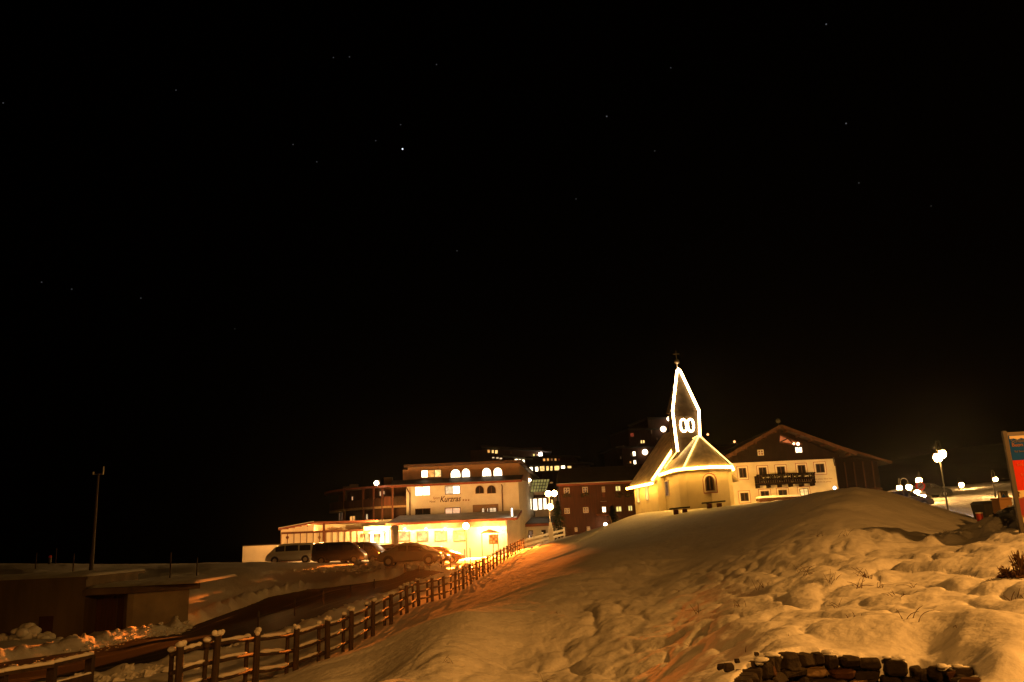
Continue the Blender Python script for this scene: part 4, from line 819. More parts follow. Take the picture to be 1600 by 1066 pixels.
p = W(1485, 821, 52); hook_lamp((p.x, p.y), [W(1465.5, 715, 52), W(1471.5, 709.5, 52)], 'tallest street lamp on the right with its twin bright globes against the black sky', 900, .25)
p = W(1411, 784, 74); hook_lamp((p.x, p.y), [W(1405.5, 763, 74), W(1420.2, 761.5, 74)], 'twin armed street lamp with curled hooks just right of the snow hill', 500, .23)
p = W(1446, 800, 80); hook_lamp((p.x, p.y), [W(1436, 751, 80)], 'street lamp directly above the round red sign', 450, .27)
p = W(1447, 802, 70); hook_lamp((p.x, p.y), [W(1433, 770, 70), W(1441.5, 775, 70)], 'street lamp with two bright globes below the round red sign', 380, .24)
p = W(1424.5, 805, 60); hook_lamp((p.x, p.y), [W(1424.8, 789, 60)], 'lowest street lamp with a cold white globe by the hill edge', 160, .25, (.95, .85, 1.0))
p = W(1503, 790, 95); hook_lamp((p.x, p.y), [W(1502, 758, 95)], 'street lamp standing alone above the snowy street bend', 500, .26)
p = W(1557, 785, 75); hook_lamp((p.x, p.y), [W(1555.3, 749, 75)], 'farthest right street lamp, just left of the signboard', 220, .18)
# lamp on a pale pedestal above the end of the fence
p = W(861, 838, 86); g0 = gz(p.x, p.y); t = thing('street_lamp', 'three globe street lamp on a pale stepped pedestal behind the far end of the fence', 'street lamp', (p.x, p.y, g0)); zz = lambda y: W(861, y, 86).z
MB().box((p.x - .24, p.y - .24, g0 - .3), (p.x + .24, p.y + .24, zz(825))).build('pedestal', M['white_plaster'], t, bevel=.03); MB().box((p.x - .15, p.y - .15, zz(825)), (p.x + .15, p.y + .15, zz(816.5))).build('plinth', M['white_plaster'], t, bevel=.03)
tp = W(859, 776, 86); MB().tube([(p.x, p.y, zz(816.5)), (p.x, p.y, tp.z)], .05).build('pole', M['gal'], t); MB().bar(W(854, 774, 86), W(868, 774, 86), .05, .05).build('arm', M['gal'], t)
gm = globe_mat('lit_globe', 270, .3, (1, .52, .16))
for q in ((856.5, 771.5), (866, 771), (859.7, 792)): MB().ball(W(*q, 85.7), .30, 14, 9).build('globe', gm, t, smooth=True)
# lamp behind the chapel roof
hook_lamp((19.3, 77), [(19.3, 77, 4.2)], 'street lamp hidden behind the chapel roof that lights the farmhouse front', 3100, .2, (1, .45, .07))
u, z = FF.uv(1304, 762); p = W(1304, 762.5, 84); g0 = gz(p.x, p.y); t = thing('garden_light', 'small cold white light on the snow at the right foot of the farmhouse', 'lamp', (p.x, p.y, min(g0, p.z - .3)))
MB().cyl((p.x, p.y, min(g0, p.z - .3) - .2), .04, p.z - min(g0, p.z - .3) + .1).build('stake', M['metal'], t); MB().ball(p, .16, 10, 6).build('bulb', glow('cold_bulb', (.9, .95, 1), 6), t)
# two unseen street lamps added outside the view to light the meadow
K2 = (12.6, 6.0, 5.6); g0 = gz(14.6, 6.0); t = thing('street_lamp', 'unseen street lamp added right of the stone wall to light the meadow', 'street lamp', (14.6, 6.0, g0))
MB().tube([(14.6, 6.0, g0 - .2), (14.6, 6.0, 6.1), (13.8, 6.0, 6.4), (12.6, 6.0, 6.25)], [.07, .05, .04, .03], 8).build('pole', M['metal'], t); MB().cyl((12.6, 6.0, 5.85), .24, .3, 14, .04).build('hood', M['metal'], t)
lamp('POINT', K2, 6300, (1, .39, .062), .2)
K1 = (-1.0, -9.0, 7.6); t = thing('street_lamp', 'unseen street lamp added behind the viewer to fill the shadows', 'street lamp', (-2.6, -9.0, -2.2)); MB().tube([(-2.6, -9, -2.4), (-2.6, -9, 8.0), (-2.0, -9, 8.3), (-1.0, -9, 8.25)], [.07, .05, .04, .03], 8).build('pole', M['metal'], t); MB().cyl((-1.0, -9, 7.85), .24, .3, 14, .04).build('hood', M['metal'], t)
lamp('POINT', K1, 5500, (1, .39, .062), .2)

# ------------------------------------------------------------------ road signs
p = W(1444, 800, 66); g0 = gz(p.x, p.y); c = W(1438.3, 759.5, 65.9); t = thing('road_sign', 'round no entry style traffic sign with red rim beside a street lamp globe', 'traffic sign', (p.x, p.y, g0))
MB().tube([(p.x, p.y, g0 - .2), (c.x + .05, p.y, c.z + .3)], .035).build('post', M['gal'], t)
ring = [Vector((c.x + .36 * math.cos(a * math.pi / 12), c.y, c.z + .36 * math.sin(a * math.pi / 12))) for a in range(24)]; MB().prism(ring, (0, .03, 0)).build('rim', M['red'], t)
MB().prism([Vector((c.x + .26 * math.cos(a * math.pi / 12), c.y - .008, c.z + .26 * math.sin(a * math.pi / 12))) for a in range(24)], (0, .01, 0)).build('face', M['greyprint'], t)
MB().bar((c.x - .17, c.y - .015, c.z - .1), (c.x + .17, c.y - .015, c.z + .12), .01, .1).build('stripe', M['ink'], t)
p = W(1441, 771, 65.9); MB().box((p.x - .25, p.y - .02, p.z - .12), (p.x + .25, p.y + .02, p.z + .12)).build('plate', M['cream'], t)

# signboard at the right edge
Yb = 16.5; Fs = Face((W(1566.5, 676, Yb).x, Yb), (W(1566.5, 676, Yb).x + 2.3, Yb - .25)); ut, ztop = Fs.uv(1567, 676); tz = lambda px, py: Fs.uv(px, py)[1]
gq = gz(Fs.pt(.3, 0).x, Yb); sb = thing('signboard', 'tall village signboard with blue, red and cream panels at the right edge', 'signboard', (Fs.pt(1.1, 0).x, Yb - .1, gq)); zbot = tz(1592, 818)
for u in (0, 2.15): MB().fbox(Fs, u, u + .07, gq - .4, ztop + .03, -.06, .02).build('post', M['signpost'], sb)
z1 = tz(1572, 681); z2 = tz(1577, 720); z3 = tz(1585, 767)
MB().fbox(Fs, .07, 2.15, zbot, ztop, -.04, -.005).build('board', M['greyprint'], sb)
MB().fbox(Fs, .09, 2.13, z2, z1, -.005, .002).build('blue_panel', M['blue'], sb); MB().fbox(Fs, .09, 2.13, z3, z2, -.005, .002).build('red_panel', M['red'], sb); MB().fbox(Fs, .09, 2.13, zbot, z3, -.005, .002).build('cream_panel', M['cream'], sb)
zh = tz(1574, 688); zc_ = z1; pts = [Fs.pt(.11, zc_ - .005, .004), ]; pk = []
for k in range(29): u = .11 + 2.0 * k / 28; pk.append(Fs.pt(u, zh + .02 + .05 * (k % 2) * random.uniform(.4, 1) - .02 * math.sin(k * .6), .004))
MB().prism([Fs.pt(.11, zc_ - .01, .004), Fs.pt(2.11, zc_ - .01, .004)] + pk[::-1], (Fs.n * -.003).to_3d()).build('sky_print', M['skyprint'], sb)
text('Schönen Aufenthalt', Fs, .12, tz(1575, 692.3), .105, M['greyprint'], sb, d=.006); text('Buon soggiorno', Fs, .13, tz(1577, 698.5), .10, M['ink2'], sb, d=.006); text('Val Senales · Schnalstal', Fs, .15, tz(1579, 707.5), .055, M['greyprint'], sb, d=.006)
text('Informationen', Fs, .16, tz(1580, 729), .085, M['pinkprint'], sb, d=.006); text('Informazioni', Fs, .2, tz(1583, 744.5), .085, M['pinkprint'], sb, d=.006)
ua, zz_ = Fs.uv(1590.5, 772); s_ = .045
MB().prism([Fs.pt(ua + x * s_, zz_ + y * s_, .006) for x, y in ((-.45, -1.2), (.45, -1.2), (.45, .2), (1.2, .2), (0, 1.4), (-1.2, .2), (-.45, .2))], (Fs.n * -.005).to_3d()).build('arrow', M['ink'], sb)
MB().fbox(Fs, ua - .075, ua + .09, tz(1591, 779.6), tz(1591, 778.2), .002, .006).build('arrow_caption', M['ink2'], sb)
uc, zc = Fs.uv(1604, 792); MB().prism([Fs.pt(uc + .19 * math.cos(a * math.pi / 10), zc + .19 * math.sin(a * math.pi / 10), .006) for a in range(20)], (Fs.n * -.005).to_3d()).build('round_emblem', mat('dark_red_print', (.25, .02, .02), .5, .3), sb)
u, z = Fs.uv(1595, 806); MB().prism([Fs.pt(u + x, z + y, .005) for x, y in ((-.05, .03), (.02, .035), (.12, -.06), (.03, -.03))], (Fs.n * -.004).to_3d()).build('small_print', M['ink2'], sb)

# grit box, warning triangle, red bin
p = W(1566, 791, 24); g0 = min(gz(p.x, p.y), p.z); t = thing('grit_box', 'tan grit box on the snow left of the signboard', 'grit box', (p.x, p.y, g0)); zt_ = W(1566, 778.5, 24).z
MB().box((p.x - .17, 23.8, g0 - .2), (p.x + .18, 24.2, zt_ - .04)).build('bin_body', M['tan'], t, bevel=.015); MB().box((p.x - .185, 23.77, zt_ - .04), (p.x + .195, 24.22, zt_ + .01)).build('lid', M['tan'], t, bevel=.01)
p2 = W(1561.5, 771, 24.6); g0 = gz(p2.x, 24.6); t = thing('marker_post', 'short white marker post behind the tan grit box', 'post', (p2.x, 24.6, g0)); MB().cyl((p2.x, 24.6, g0 - .2), .028, p2.z - g0 + .2).build('post', M['white'], t); MB().cyl((p2.x, 24.6, p2.z), .03, .03).build('cap', M['gal'], t)
c = W(1568, 776, 24.8); g0 = gz(c.x, 24.8); t = thing('warning_sign', 'small dark triangular warning sign above the grit box', 'traffic sign', (c.x, 24.8, g0)); MB().cyl((c.x, 24.83, g0 - .2), .02, c.z - g0 + .2).build('post', M['gal'], t)
for r_, m_, d_ in ((.135, 'greyprint', 0), (.095, 'blue', -.006)): MB().prism([Vector((c.x + r_ * math.cos(math.pi / 2 + k * 2.094), 24.79 + d_, c.z - .01 + r_ * math.sin(math.pi / 2 + k * 2.094))) for k in range(3)], (0, .01, 0)).build('triangle', M[m_], t)
MB().box((c.x - .15, 24.81, c.z - .14), (c.x + .15, 24.825, c.z + .16)).build('backing', M['metal'], t)
p = W(1531.5, 812, 26); g0 = min(gz(p.x, p.y), p.z); zt_ = W(1531, 801.5, 26).z; t = thing('litter_bin', 'small red bin with a pale lid in the snow bank', 'bin', (p.x, p.y, g0))
MB().tube([(p.x, 26, g0 - .15), (p.x, 26, zt_ - .02)], [.075, .095], 12).build('bin_body', M['redbin'], t); MB().cyl((p.x, 26, zt_ - .02), .105, .035).build('lid', M['white'], t); MB().box((p.x - .07, 25.895, g0 + .01), (p.x - .02, 25.91, g0 + .08)).build('sticker', M['white'], t)

# ------------------------------------------------------------------ wooden fence along the road
fen = thing('wooden_fence', 'long rustic fence of paired wooden posts and rails beside the road', 'fence', (FENCE_XY[4][0], FENCE_XY[4][1], gz(*FENCE_XY[4])))
def densify(px): return [W(*c) for c in px]
posts = densify(FENCE_PX); rngf = random.Random(3)
info = []
for i, p in enumerate(posts):
    g = gz(p.x, p.y); H = 1.06 + rngf.uniform(-.04, .05); tlt = Vector((rngf.uniform(-.06, .06), rngf.uniform(-.05, .05), 0))
    q = posts[min(i + 1, len(posts) - 1)] - posts[max(i - 1, 0)]; t_ = Vector((q.x, q.y, 0)).normalized(); sd = Vector((-t_.y, t_.x, 0))
    if sd.x > 0: sd = -sd                                # sd: towards the road
    b0 = Vector((p.x, p.y, g - .4)); t0 = Vector((p.x, p.y, g + H)) + tlt
    MB().tube([b0, t0 - Vector((0, 0, .03)), t0], [.076, .070, .052], 9).build('post', M['fence_wood'], fen)
    r0 = b0 + sd * .22 - t_ * .03; r1 = t0 + sd * .22 - t_ * .03 - Vector((0, 0, .10))
    MB().tube([r0, r1], [.052, .047], 8).build('rear_post', M['fence_wood'], fen)
    if i < 12:
        b = MB(); cs = rngf.uniform(.72, 1.0); b.ball(t0 + Vector((rngf.uniform(-.02, .02), rngf.uniform(-.02, .02), .015)), .098 * cs, 12, 7, .62)
        for k in range(7): b.ball(t0 + Vector((rngf.uniform(-.09, .09), rngf.uniform(-.09, .09), rngf.uniform(-.02, .06))), rngf.uniform(.03, .06), 8, 5)
        b.ball(r1 + Vector((0, 0, .02)), .085, 9, 6, .7); b.build('snow_cap', M['snow'], fen, smooth=True)
    elif i < 22:
        MB().ball(t0 + Vector((0, 0, .015)), .095, 9, 6, .55).build('snow_cap', M['snow'], fen, smooth=True)
    info.append((Vector((p.x, p.y, g)), sd, t_, tlt, H))
for i in range(len(info) - 1):
    (a, sa, ta, la, Ha), (c, sc, tc_, lc, Hc) = info[i], info[i + 1]
    for k, hz in enumerate((.88, .56, .22)):
        A = a + sa * .125 + Vector((0, 0, hz + rngf.uniform(-.03, .03))) - ta * .12; B = c + sc * .125 + Vector((0, 0, hz + rngf.uniform(-.03, .03))) + tc_ * .12
        A += sa * .0; B += sc * .0
        mb = MB(); mid = (A + B) / 2 + Vector((0, 0, rngf.uniform(-.03, .02))); mb.tube([A, mid, B], [.044, .042, .040], 7); rl = mb.build('rail', M['fence_wood'], fen, smooth=True)
        if i < 7 and k < 3:
            up = Vector((0, 0, .058)); s0, s1 = rngf.uniform(.08, .3), rngf.uniform(.7, .92); mb = MB(); N = 9; pts = []; rs = []
            for j in range(N): f = s0 + (s1 - s0) * j / (N - 1); pts.append((A + (mid - A) * f * 2 if f < .5 else mid + (B - mid) * (f - .5) * 2) + up); rs.append((.012 if j in (0, N - 1) else rngf.uniform(.026, .052)))
            mb.tube(pts, rs, 7); mb.build('rail_snow', M['snow'], rl, smooth=True)
far_posts = [posts[-1]] + densify(FENCE_FAR); prev = None  # far stretch coloured white instead of wood: lamp light put into the colour
for i, p in enumerate(far_posts):
    g = gz(p.x, p.y)
    if i: MB().box((p.x - .09, p.y - .09, g - .4), (p.x + .09, p.y + .09, g + 1.05)).build('post', M['white'], fen)
    if i: MB().ball((p.x, p.y, g + 1.09), .13, 8, 5, .6).build('snow_cap', M['snow'], fen, smooth=True)
    if prev is not None:
        for hz in (.82, .38):
            r = MB().bar((prev.x, prev.y - .12, prev.z + hz), (p.x, p.y - .12, g + hz), .07, .16).build('rail', M['white'], fen); MB().bar((prev.x, prev.y - .12, prev.z + hz + .10), (p.x, p.y - .12, g + hz + .10), .07, .05).build('rail_snow', M['snow'], r)
    prev = Vector((p.x, p.y, g))

# plank railing at the lower left corner
rp = [W(-120, 1100, 15.8), W(2, 1082, 16.6), W(79, 1078, 17.2), W(139, 1058, 18.4)]; tops = [1062, 1042, 1029, 1014]
rail = thing('plank_railing', 'low plank railing topped with thin snow at the lower left corner', 'railing', (rp[2].x, rp[2].y, gz(rp[2].x, rp[2].y))); pv = None
for i, p in enumerate(rp):
    zt_ = W([-120, 2, 79, 146][i], tops[i] + 10, p.y).z; g = gz(p.x, p.y)
    MB().box((p.x - .07, p.y - .07, min(g, zt_ - .9) - .3), (p.x + .07, p.y + .07, zt_ - .02)).build('post', M['fence_wood'], rail)
    if pv is not None:
        for k, dz in enumerate((0, -.42, -.80)):
            A = Vector((pv[0], pv[1] - .11, pv[2] + dz)); B = Vector((p.x + .08, p.y - .11, zt_ + dz))
            r = MB().bar(A, B, .05 if k else .16, .15 if k else .06).build('plank', M['fence_wood'], rail)
            N = 14; pts = [A + (B - A) * (j / (N - 1)) + Vector((0, 0, .05 if k == 0 else .085)) for j in range(N)]
            if k < 2: MB().tube(pts, [rngf.uniform(.035, .06) * (1 if k == 0 else .5) for _ in pts], 7).build('plank_snow', M['snow'], r, smooth=True)
    pv = (p.x, p.y, zt_)

# snow clods pushed up beside the road and the railing
clods = MB(); rc_ = random.Random(11)
def scatter(line, n, w_, r0, r1):
    P = [Vector(W(*c).xy) for c in line]
    for _ in range(n):
        i = rc_.randrange(len(P) - 1); q = P[i].lerp(P[i + 1], rc_.random()); x = q.x + rc_.gauss(0, w_); y = q.y + rc_.gauss(0, w_); r = rc_.uniform(r0, r1) ** 1.0
        c = Vector((x, y, gz(x, y) + r * .3)); n0 = len(clods.v); clods.ball(c, r, 7, 5, .8)
        for k in range(n0, len(clods.v)): v = Vector(clods.v[k]); clods.v[k] = tuple(c + Vector(((v.x - c.x) * rc_.uniform(.5, 1.35), (v.y - c.y) * rc_.uniform(.5, 1.35), (v.z - c.z) * rc_.uniform(.35, 1.1))))
scatter([(150, 1060, 24), (215, 1062, 23), (300, 1050, 24)], 150, .5, .05, .2)
scatter([(0, 1042, 30), (145, 1020, 35), (230, 1000, 41), (300, 984, 47)], 420, .4, .03, .14)
scatter([(350, 1022, 29.5), (420, 996, 33), (480, 973, 36.5), (540, 950, 41)], 120, .35, .03, .09)
scatter([(1485, 845, 21), (1500, 838, 21), (1520, 845, 19), (1560, 822, 19)], 60, .5, .02, .05)
scatter([(480, 893, 66), (540, 892, 66), (600, 890, 61), (690, 895, 60)], 260, .5, .05, .2)
o = clods.build('snow_clods', M['snow']); tag(o, 'broken snow clods pushed to the road edges', kind='stuff')

# ------------------------------------------------------------------ garage block built into the bank
gq = -4.6; ga = thing('garage_block', 'low concrete garage block set into the bank with a snow topped roof slab', 'garage', (-26, 45, gq))
ga0 = W(-150, 960, 44.0); ga1 = W(207.5, 960, 45.2); ga2 = W(294, 960, 47.0)
F1 = Face(ga0.xy[:], ga1.xy[:]); F2 = Face(ga1.xy[:], ga2.xy[:])
zr1 = F1.uv(60, 908)[1]; zr2 = F2.uv(250, 923)[1]; zt2 = F2.uv(250, 913)[1]
MB().fbox(F2, 0, F2.L, gq - .5, zr2, -8, 0).build('end_wall', M['concrete'], ga)
ud0, ud1 = F1.uv(131, 960)[0], F1.uv(198, 960)[0]
MB().fbox(F1, 0, ud0, gq - .5, zr1, -8, 0).build('wall', M['dark_concrete'], ga); MB().fbox(F1, ud0, F1.L, gq - .5, zr2, -8, -1.6).build('recess_wall', M['dark_concrete'], ga); MB().fbox(F1, ud1, F1.L, gq - .5, zr2, -1.6, -.0).build('jamb', M['concrete'], ga)  # left wall and recess get a darker, streaked concrete than the end wall
um = (ud0 + ud1) / 2
for a, c in ((ud0, um - .02), (um + .02, ud1)):
    dr = MB().fbox(F1, a + .05, c, gq - .2, zr2 - .1, -1.58, -1.5).build('door', M['brown_wood'], ga)
    for k in range(5): MB().fbox(F1, a + .1 + k * (c - a) / 5, a + (k + .8) * (c - a) / 5, gq - .1, zr2 - .2, -1.5, -1.47).build('board', M['brown_wood'], dr)
u = F1.uv(73, 960)[0]; MB().fbox(F1, u - .35, u + .35, gq, F1.uv(73, 963)[1], -.02, .03).build('side_door', M['brown_wood'], ga)
zl1 = F1.uv(132, 911)[1]
b = MB(); b.fbox(F1, -.5, ud0 + .1, zr1 - .02, zr1 + .12, -9, .1); r1_ = b.build('roof_slab', M['dark_concrete'], ga)
b = MB(); b.prism([F1.pt(ud0 + .1, zr2 - .02, .35), F1.pt(F1.L, zr2 - .02, .35), F2.pt(F2.L + .45, zr2 - .02, .4), F2.pt(F2.L + .3, zr2 - .02, -9), F1.pt(ud0 + .1, zr2 - .02, -9)], (0, 0, zt2 - zr2)); r2_ = b.build('roof_slab', M['dark_concrete'], ga)
def lumpy(poly_u, F, d0, d1, z, th, name, par):
    nu = 40; nd = 10; vs_ = []; fs = []
    for i in range(nu + 1):
        for j in range(nd + 1):
            u = poly_u[0] + (poly_u[1] - poly_u[0]) * i / nu; d = d0 + (d1 - d0) * j / nd; e = min(i, nu - i, (nd - j)) ; h = th * (0 if e == 0 else 1) * random.uniform(.7, 1.15)
            vs_.append(F.pt(u, z + h, d + (0 if e else random.uniform(-.05, .03))))
    for i in range(nu):
        for j in range(nd): a = i * (nd + 1) + j; fs.append((a, a + nd + 1, a + nd + 2, a + 1))
    b = MB(); b.add(vs_, [tuple(reversed(f)) for f in fs]); return b.build(name, M['snow'], par, smooth=True)
lumpy((-.5, ud0 + .1), F1, -9, .12, zr1 + .12, .13, 'snow_cover', r1_); lumpy((ud0 + .1, F1.L + F2.L + .45), F1, -9, .38, zt2, .13, 'snow_cover', r2_)
# heap of snow in front of the dark wall
hp = W(38, 1002, 42); b = MB()
for k in range(60):
    x = hp.x + random.gauss(0, .75); y = hp.y + random.gauss(0, .4); r = random.uniform(.1, .34); b.ball((x, y, gz(x, y) + .75 * math.exp(-((x - hp.x) / .9) ** 2) * random.random()), r, 8, 5, .8)
tag(b.build('snow_heap', M['snow'], smooth=True), 'heap of shovelled snow against the dark garage wall', kind='stuff')

# ------------------------------------------------------------------ poles
def pole(x, y0, y1, Y, label, r=.035, group='snow stakes along the road', name='snow_stake', cat='snow stake', tip=None, base=None):
    p = W(x, y1, Y); g = gz(p.x, p.y); top_ = W(x, y0, Y).z if base is None else W(base, y0, Y).z; t = thing(name, label, cat, (p.x, p.y, g), group)
    zt_ = max(top_, g + .5); zs = g + (zt_ - g) * .72
    MB().cyl((p.x, p.y, g - .2), r, zs - g + .2, 7).build('shaft', M['fence_wood'], t); MB().cyl((p.x, p.y, zs), r * 1.02, zt_ - zs, 7).build('tip', M[tip or 'signpost'], t)
for k, (x, y0, y1, Y) in enumerate(((403, 955, 990, 37), (460, 936, 972, 41), (505, 924, 953, 46), (548, 914, 940, 50), (585, 905, 925, 54))):
    pole(x, y0, y1, Y, ['nearest snow stake between fence and road, left of the snow capped posts', 'second snow stake along the near road edge from the left', 'middle snow stake along the near road edge', 'fourth snow stake along the near road edge from the left', 'faint snow stake at the dark upper end of the road'][k])
for k, (x, y0, y1, Y) in enumerate(((633, 882, 905, 58.6), (655, 885, 908, 58.2), (672, 878, 897, 60), (690, 868, 886, 62), (704, 872, 890, 64), (727, 858, 888, 66), (735, 856, 880, 70))):
    pole(x, y0, y1, Y, ['snow stake before the rear wheel of the snowy sedan', 'snow stake below the front door of the snowy sedan', 'snow stake at the front wheel of the snowy sedan', 'thin stake by the bumper of the cars beside the lit lot', 'thin stake just right of the parked cars', 'left of the two thin stakes in the floodlit lot entrance', 'right of the two thin stakes in the floodlit lot entrance'][k], .04, 'snow stakes along the car park', tip='fence_wood')
for k, (x, y0, y1, Y) in enumerate(((55, 864, 892, 64), (86, 857, 890, 72), (113, 865, 903, 60), (139, 866, 902, 62), (265, 863, 910, 52), (307, 871, 904, 58))):
    pole(x, y0, y1, Y, ['leftmost thin pole on the dark field', 'thin pole with a small box at its foot on the dark field', 'thin pole left of the tall mast', 'thin pole hugging the tall mast', 'thin pole above the right end of the garage roof', 'thin pole right of the garage roof'][k], .045, 'thin poles on the left field', 'field_pole', 'pole', 'fence_wood')
p = W(142, 905, 62); g = gz(p.x, p.y); t = thing('mast', 'tall slim mast with two small fittings on top on the dark left field', 'mast', (p.x, p.y, g)); zt_ = W(156, 740, 62).z
MB().tube([(p.x, p.y, g - .3), (p.x, p.y, zt_)], [.14, .07], 10).build('shaft', M['signpost'], t); MB().bar((p.x - .42, p.y, zt_ - .05), (p.x + .38, p.y, zt_ - .05), .05, .06).build('crossbar', M['gal'], t)
MB().cyl((p.x + .36, p.y, zt_ - .1), .05, .62, 8).build('antenna', M['white'], t); MB().cyl((p.x - .38, p.y, zt_ - .06), .06, .2, 8).build('sensor', M['white'], t)
p = W(77, 888, 72); g = gz(p.x, p.y); t = thing('hydrant', 'small dark hydrant beside a thin pole on the left field', 'hydrant', (p.x, p.y, g)); MB().cyl((p.x, p.y, g - .1), .13, .7, 10).build('barrel', M['metal'], t); MB().ball((p.x, p.y, g + .62), .15, 10, 6).build('cap', M['redbin'], t)

# ------------------------------------------------------------------ cars
def paint(name, c): return mat(name, c, .28, .5, .2, coat=.6)
PA = dict(white=paint('white_car_paint', (.55, .52, .46)), black=paint('black_car_paint', (.018, .018, .02)), silver=paint('silver_car_paint', (.24, .22, .20)), red=paint('dark_red_car_paint', (.16, .025, .015)), blue=paint('dark_blue_car_paint', (.02, .025, .045)), brown=paint('grey_brown_car_paint', (.09, .07, .055)))
PROF = { # x, belt, top, lower half width, roof half width
 'sedan': (4.45, .88, [(0, .62, .62), (.05, .82, .82), (.2, .96, .96), (.7, .99, 1.0), (1.35, .95, 1.36), (1.7, .93, 1.43), (2.3, .92, 1.44), (2.8, .90, 1.36), (3.45, .91, .95), (3.9, .85, .86), (4.25, .74, .74), (4.42, .58, .58), (4.45, .40, .40)], .66, (.75, 3.55)),
 'hatch': (4.1, .87, [(0, .60, .60), (.04, .95, 1.0), (.3, 1.0, 1.40), (.9, .97, 1.50), (1.7, .95, 1.53), (2.3, .94, 1.45), (3.05, .96, 1.02), (3.6, .86, .87), (3.95, .70, .70), (4.08, .55, .55), (4.1, .40, .40)], .66, (.82, 3.2)),
 'suv': (4.5, .92, [(0, .65, .65), (.04, 1.05, 1.1), (.3, 1.08, 1.62), (.9, 1.06, 1.73), (1.9, 1.05, 1.75), (2.5, 1.04, 1.66), (3.2, 1.06, 1.14), (3.9, 1.0, 1.01), (4.3, .85, .85), (4.46, .65, .65), (4.5, .45, .45)], .70, (.95, 3.6)),
 'van': (4.95, .95, [(0, .60, .60), (.03, 1.12, 1.2), (.14, 1.13, 1.88), (.6, 1.13, 1.95), (2.0, 1.12, 1.97), (3.2, 1.12, 1.95), (3.75, 1.12, 1.82), (4.45, 1.10, 1.20), (4.75, .95, .96), (4.9, .75, .75), (4.95, .45, .45)], .82, (.95, 4.0)),
}
def car(kind, label, px, py, Y, heading, col, snow=0, lights=True, cat='car', z=None, group='cars parked in front of the hotel'):
    Lc, hwid, st, rw, axles = PROF[kind]; p = W(px, py, Y); g = gz(p.x, p.y) if z is None else z
    t = thing({'van': 'parked_van'}.get(kind, 'parked_car'), label, cat, (p.x, p.y, g), group, heading)
    def ring(x, belt, topz):
        k = x / Lc; taper = hwid * (1 - .10 * max(0, (abs(k - .5) - .38) / .12) ** 2); gh = topz - belt; zl = .24 + .10 * max(0, (abs(k - .5) - .44) / .06)
        wt = taper - (taper - rw) * min(1, gh / .35) if gh > .03 else taper * .93
        R = [(0, zl), (taper * .82, zl), (taper * .97, zl + .10), (taper, zl + (belt - zl) * .45), (taper * .985, belt - .06), (taper * .95, belt)]
        R += [(wt + .02, belt + gh * .86), (wt * .86, topz), (0, topz + .015)] if gh > .03 else [(taper * .90, belt + .01), (taper * .6, topz + .02), (0, topz + .03)]
        return R
    xs = []; 
    for i in range(len(st) - 1):
        a, c = st[i], st[i + 1]; m = max(1, int((c[0] - a[0]) / .2))
        for j in range(m): f = j / m; xs.append(tuple(a[q] + (c[q] - a[q]) * f for q in range(3)))
    xs.append(st[-1]); b = MB(); nr = 9; rows = []
    for x, be, to in xs:
        R = ring(x, be, to); full = [(y, z_) for y, z_ in R] + [(-y, z_) for y, z_ in R[-2:0:-1]]; rows.append(full)
        b.v += [(x - Lc / 2, y, z_) for y, z_ in full]
    n = len(rows[0])
    for i in range(len(rows) - 1):
        for k in range(n): b.f.append((i * n + k, i * n + (k + 1) % n, (i + 1) * n + (k + 1) % n, (i + 1) * n + k))
    b.f += [tuple(range(n))[::-1], tuple((len(rows) - 1) * n + k for k in range(n))]
    body = b.build('body', col, t, smooth=True, local=True)
    es = body.modifiers.new('edges', 'EDGE_SPLIT'); es.split_angle = rad(38)
    def at_(x):
        for i in range(len(st) - 1):
            if st[i][0] <= x <= st[i + 1][0]:
                f = (x - st[i][0]) / (st[i + 1][0] - st[i][0] + 1e-9); return st[i][1] + (st[i + 1][1] - st[i][1]) * f, st[i][2] + (st[i + 1][2] - st[i][2]) * f
    gx = [s for s in st if s[2] - s[1] > .3]; xa, xb = gx[0][0], gx[-1][0]
    cuts = {'sedan': [xa + .0, 2.05, xb + .25], 'hatch': [xa + .25, 1.7, xb + .3], 'suv': [xa + .2, 1.15, 2.0, xb + .3], 'van': [xa + .25, 1.6, 3.0, xb + .25]}[kind]
    def gp_(x, f, s, off=.012):
        be, to = at_(x); R = ring(x, be, to); A, B = R[5], R[6]; y = A[0] + (B[0] - A[0]) * f + off; z_ = A[1] + (B[1] - A[1]) * f; return (x - Lc / 2, s * y, z_)
    for s in (-1, 1):
        for i in range(len(cuts) - 1):
            x0, x1 = cuts[i] + .05, cuts[i + 1] - .05; m = 4; vs_ = []; 
            for j in range(m + 1): x = x0 + (x1 - x0) * j / m; vs_ += [gp_(x, .12, s), gp_(x, .90, s)]
            q = MB(); q.add(vs_, [(2 * j, 2 * j + 2, 2 * j + 3, 2 * j + 1) if s < 0 else (2 * j, 2 * j + 1, 2 * j + 3, 2 * j + 2) for j in range(m)]); q.build('side_window', M['glass'], t, local=True)
    # windscreen and rear window
    def cross(x, f, off, k):
        be, to = at_(x); R = ring(x, be, to); w_ = R[5][0] + (R[6][0] - R[5][0]) * f; return (x - Lc / 2 + off, k * w_ * .9, be + (to - be) * (f) * .92 + .02)
    fx0 = [s for s in st if s[0] > xb and s[2] - s[1] < .15][0][0]
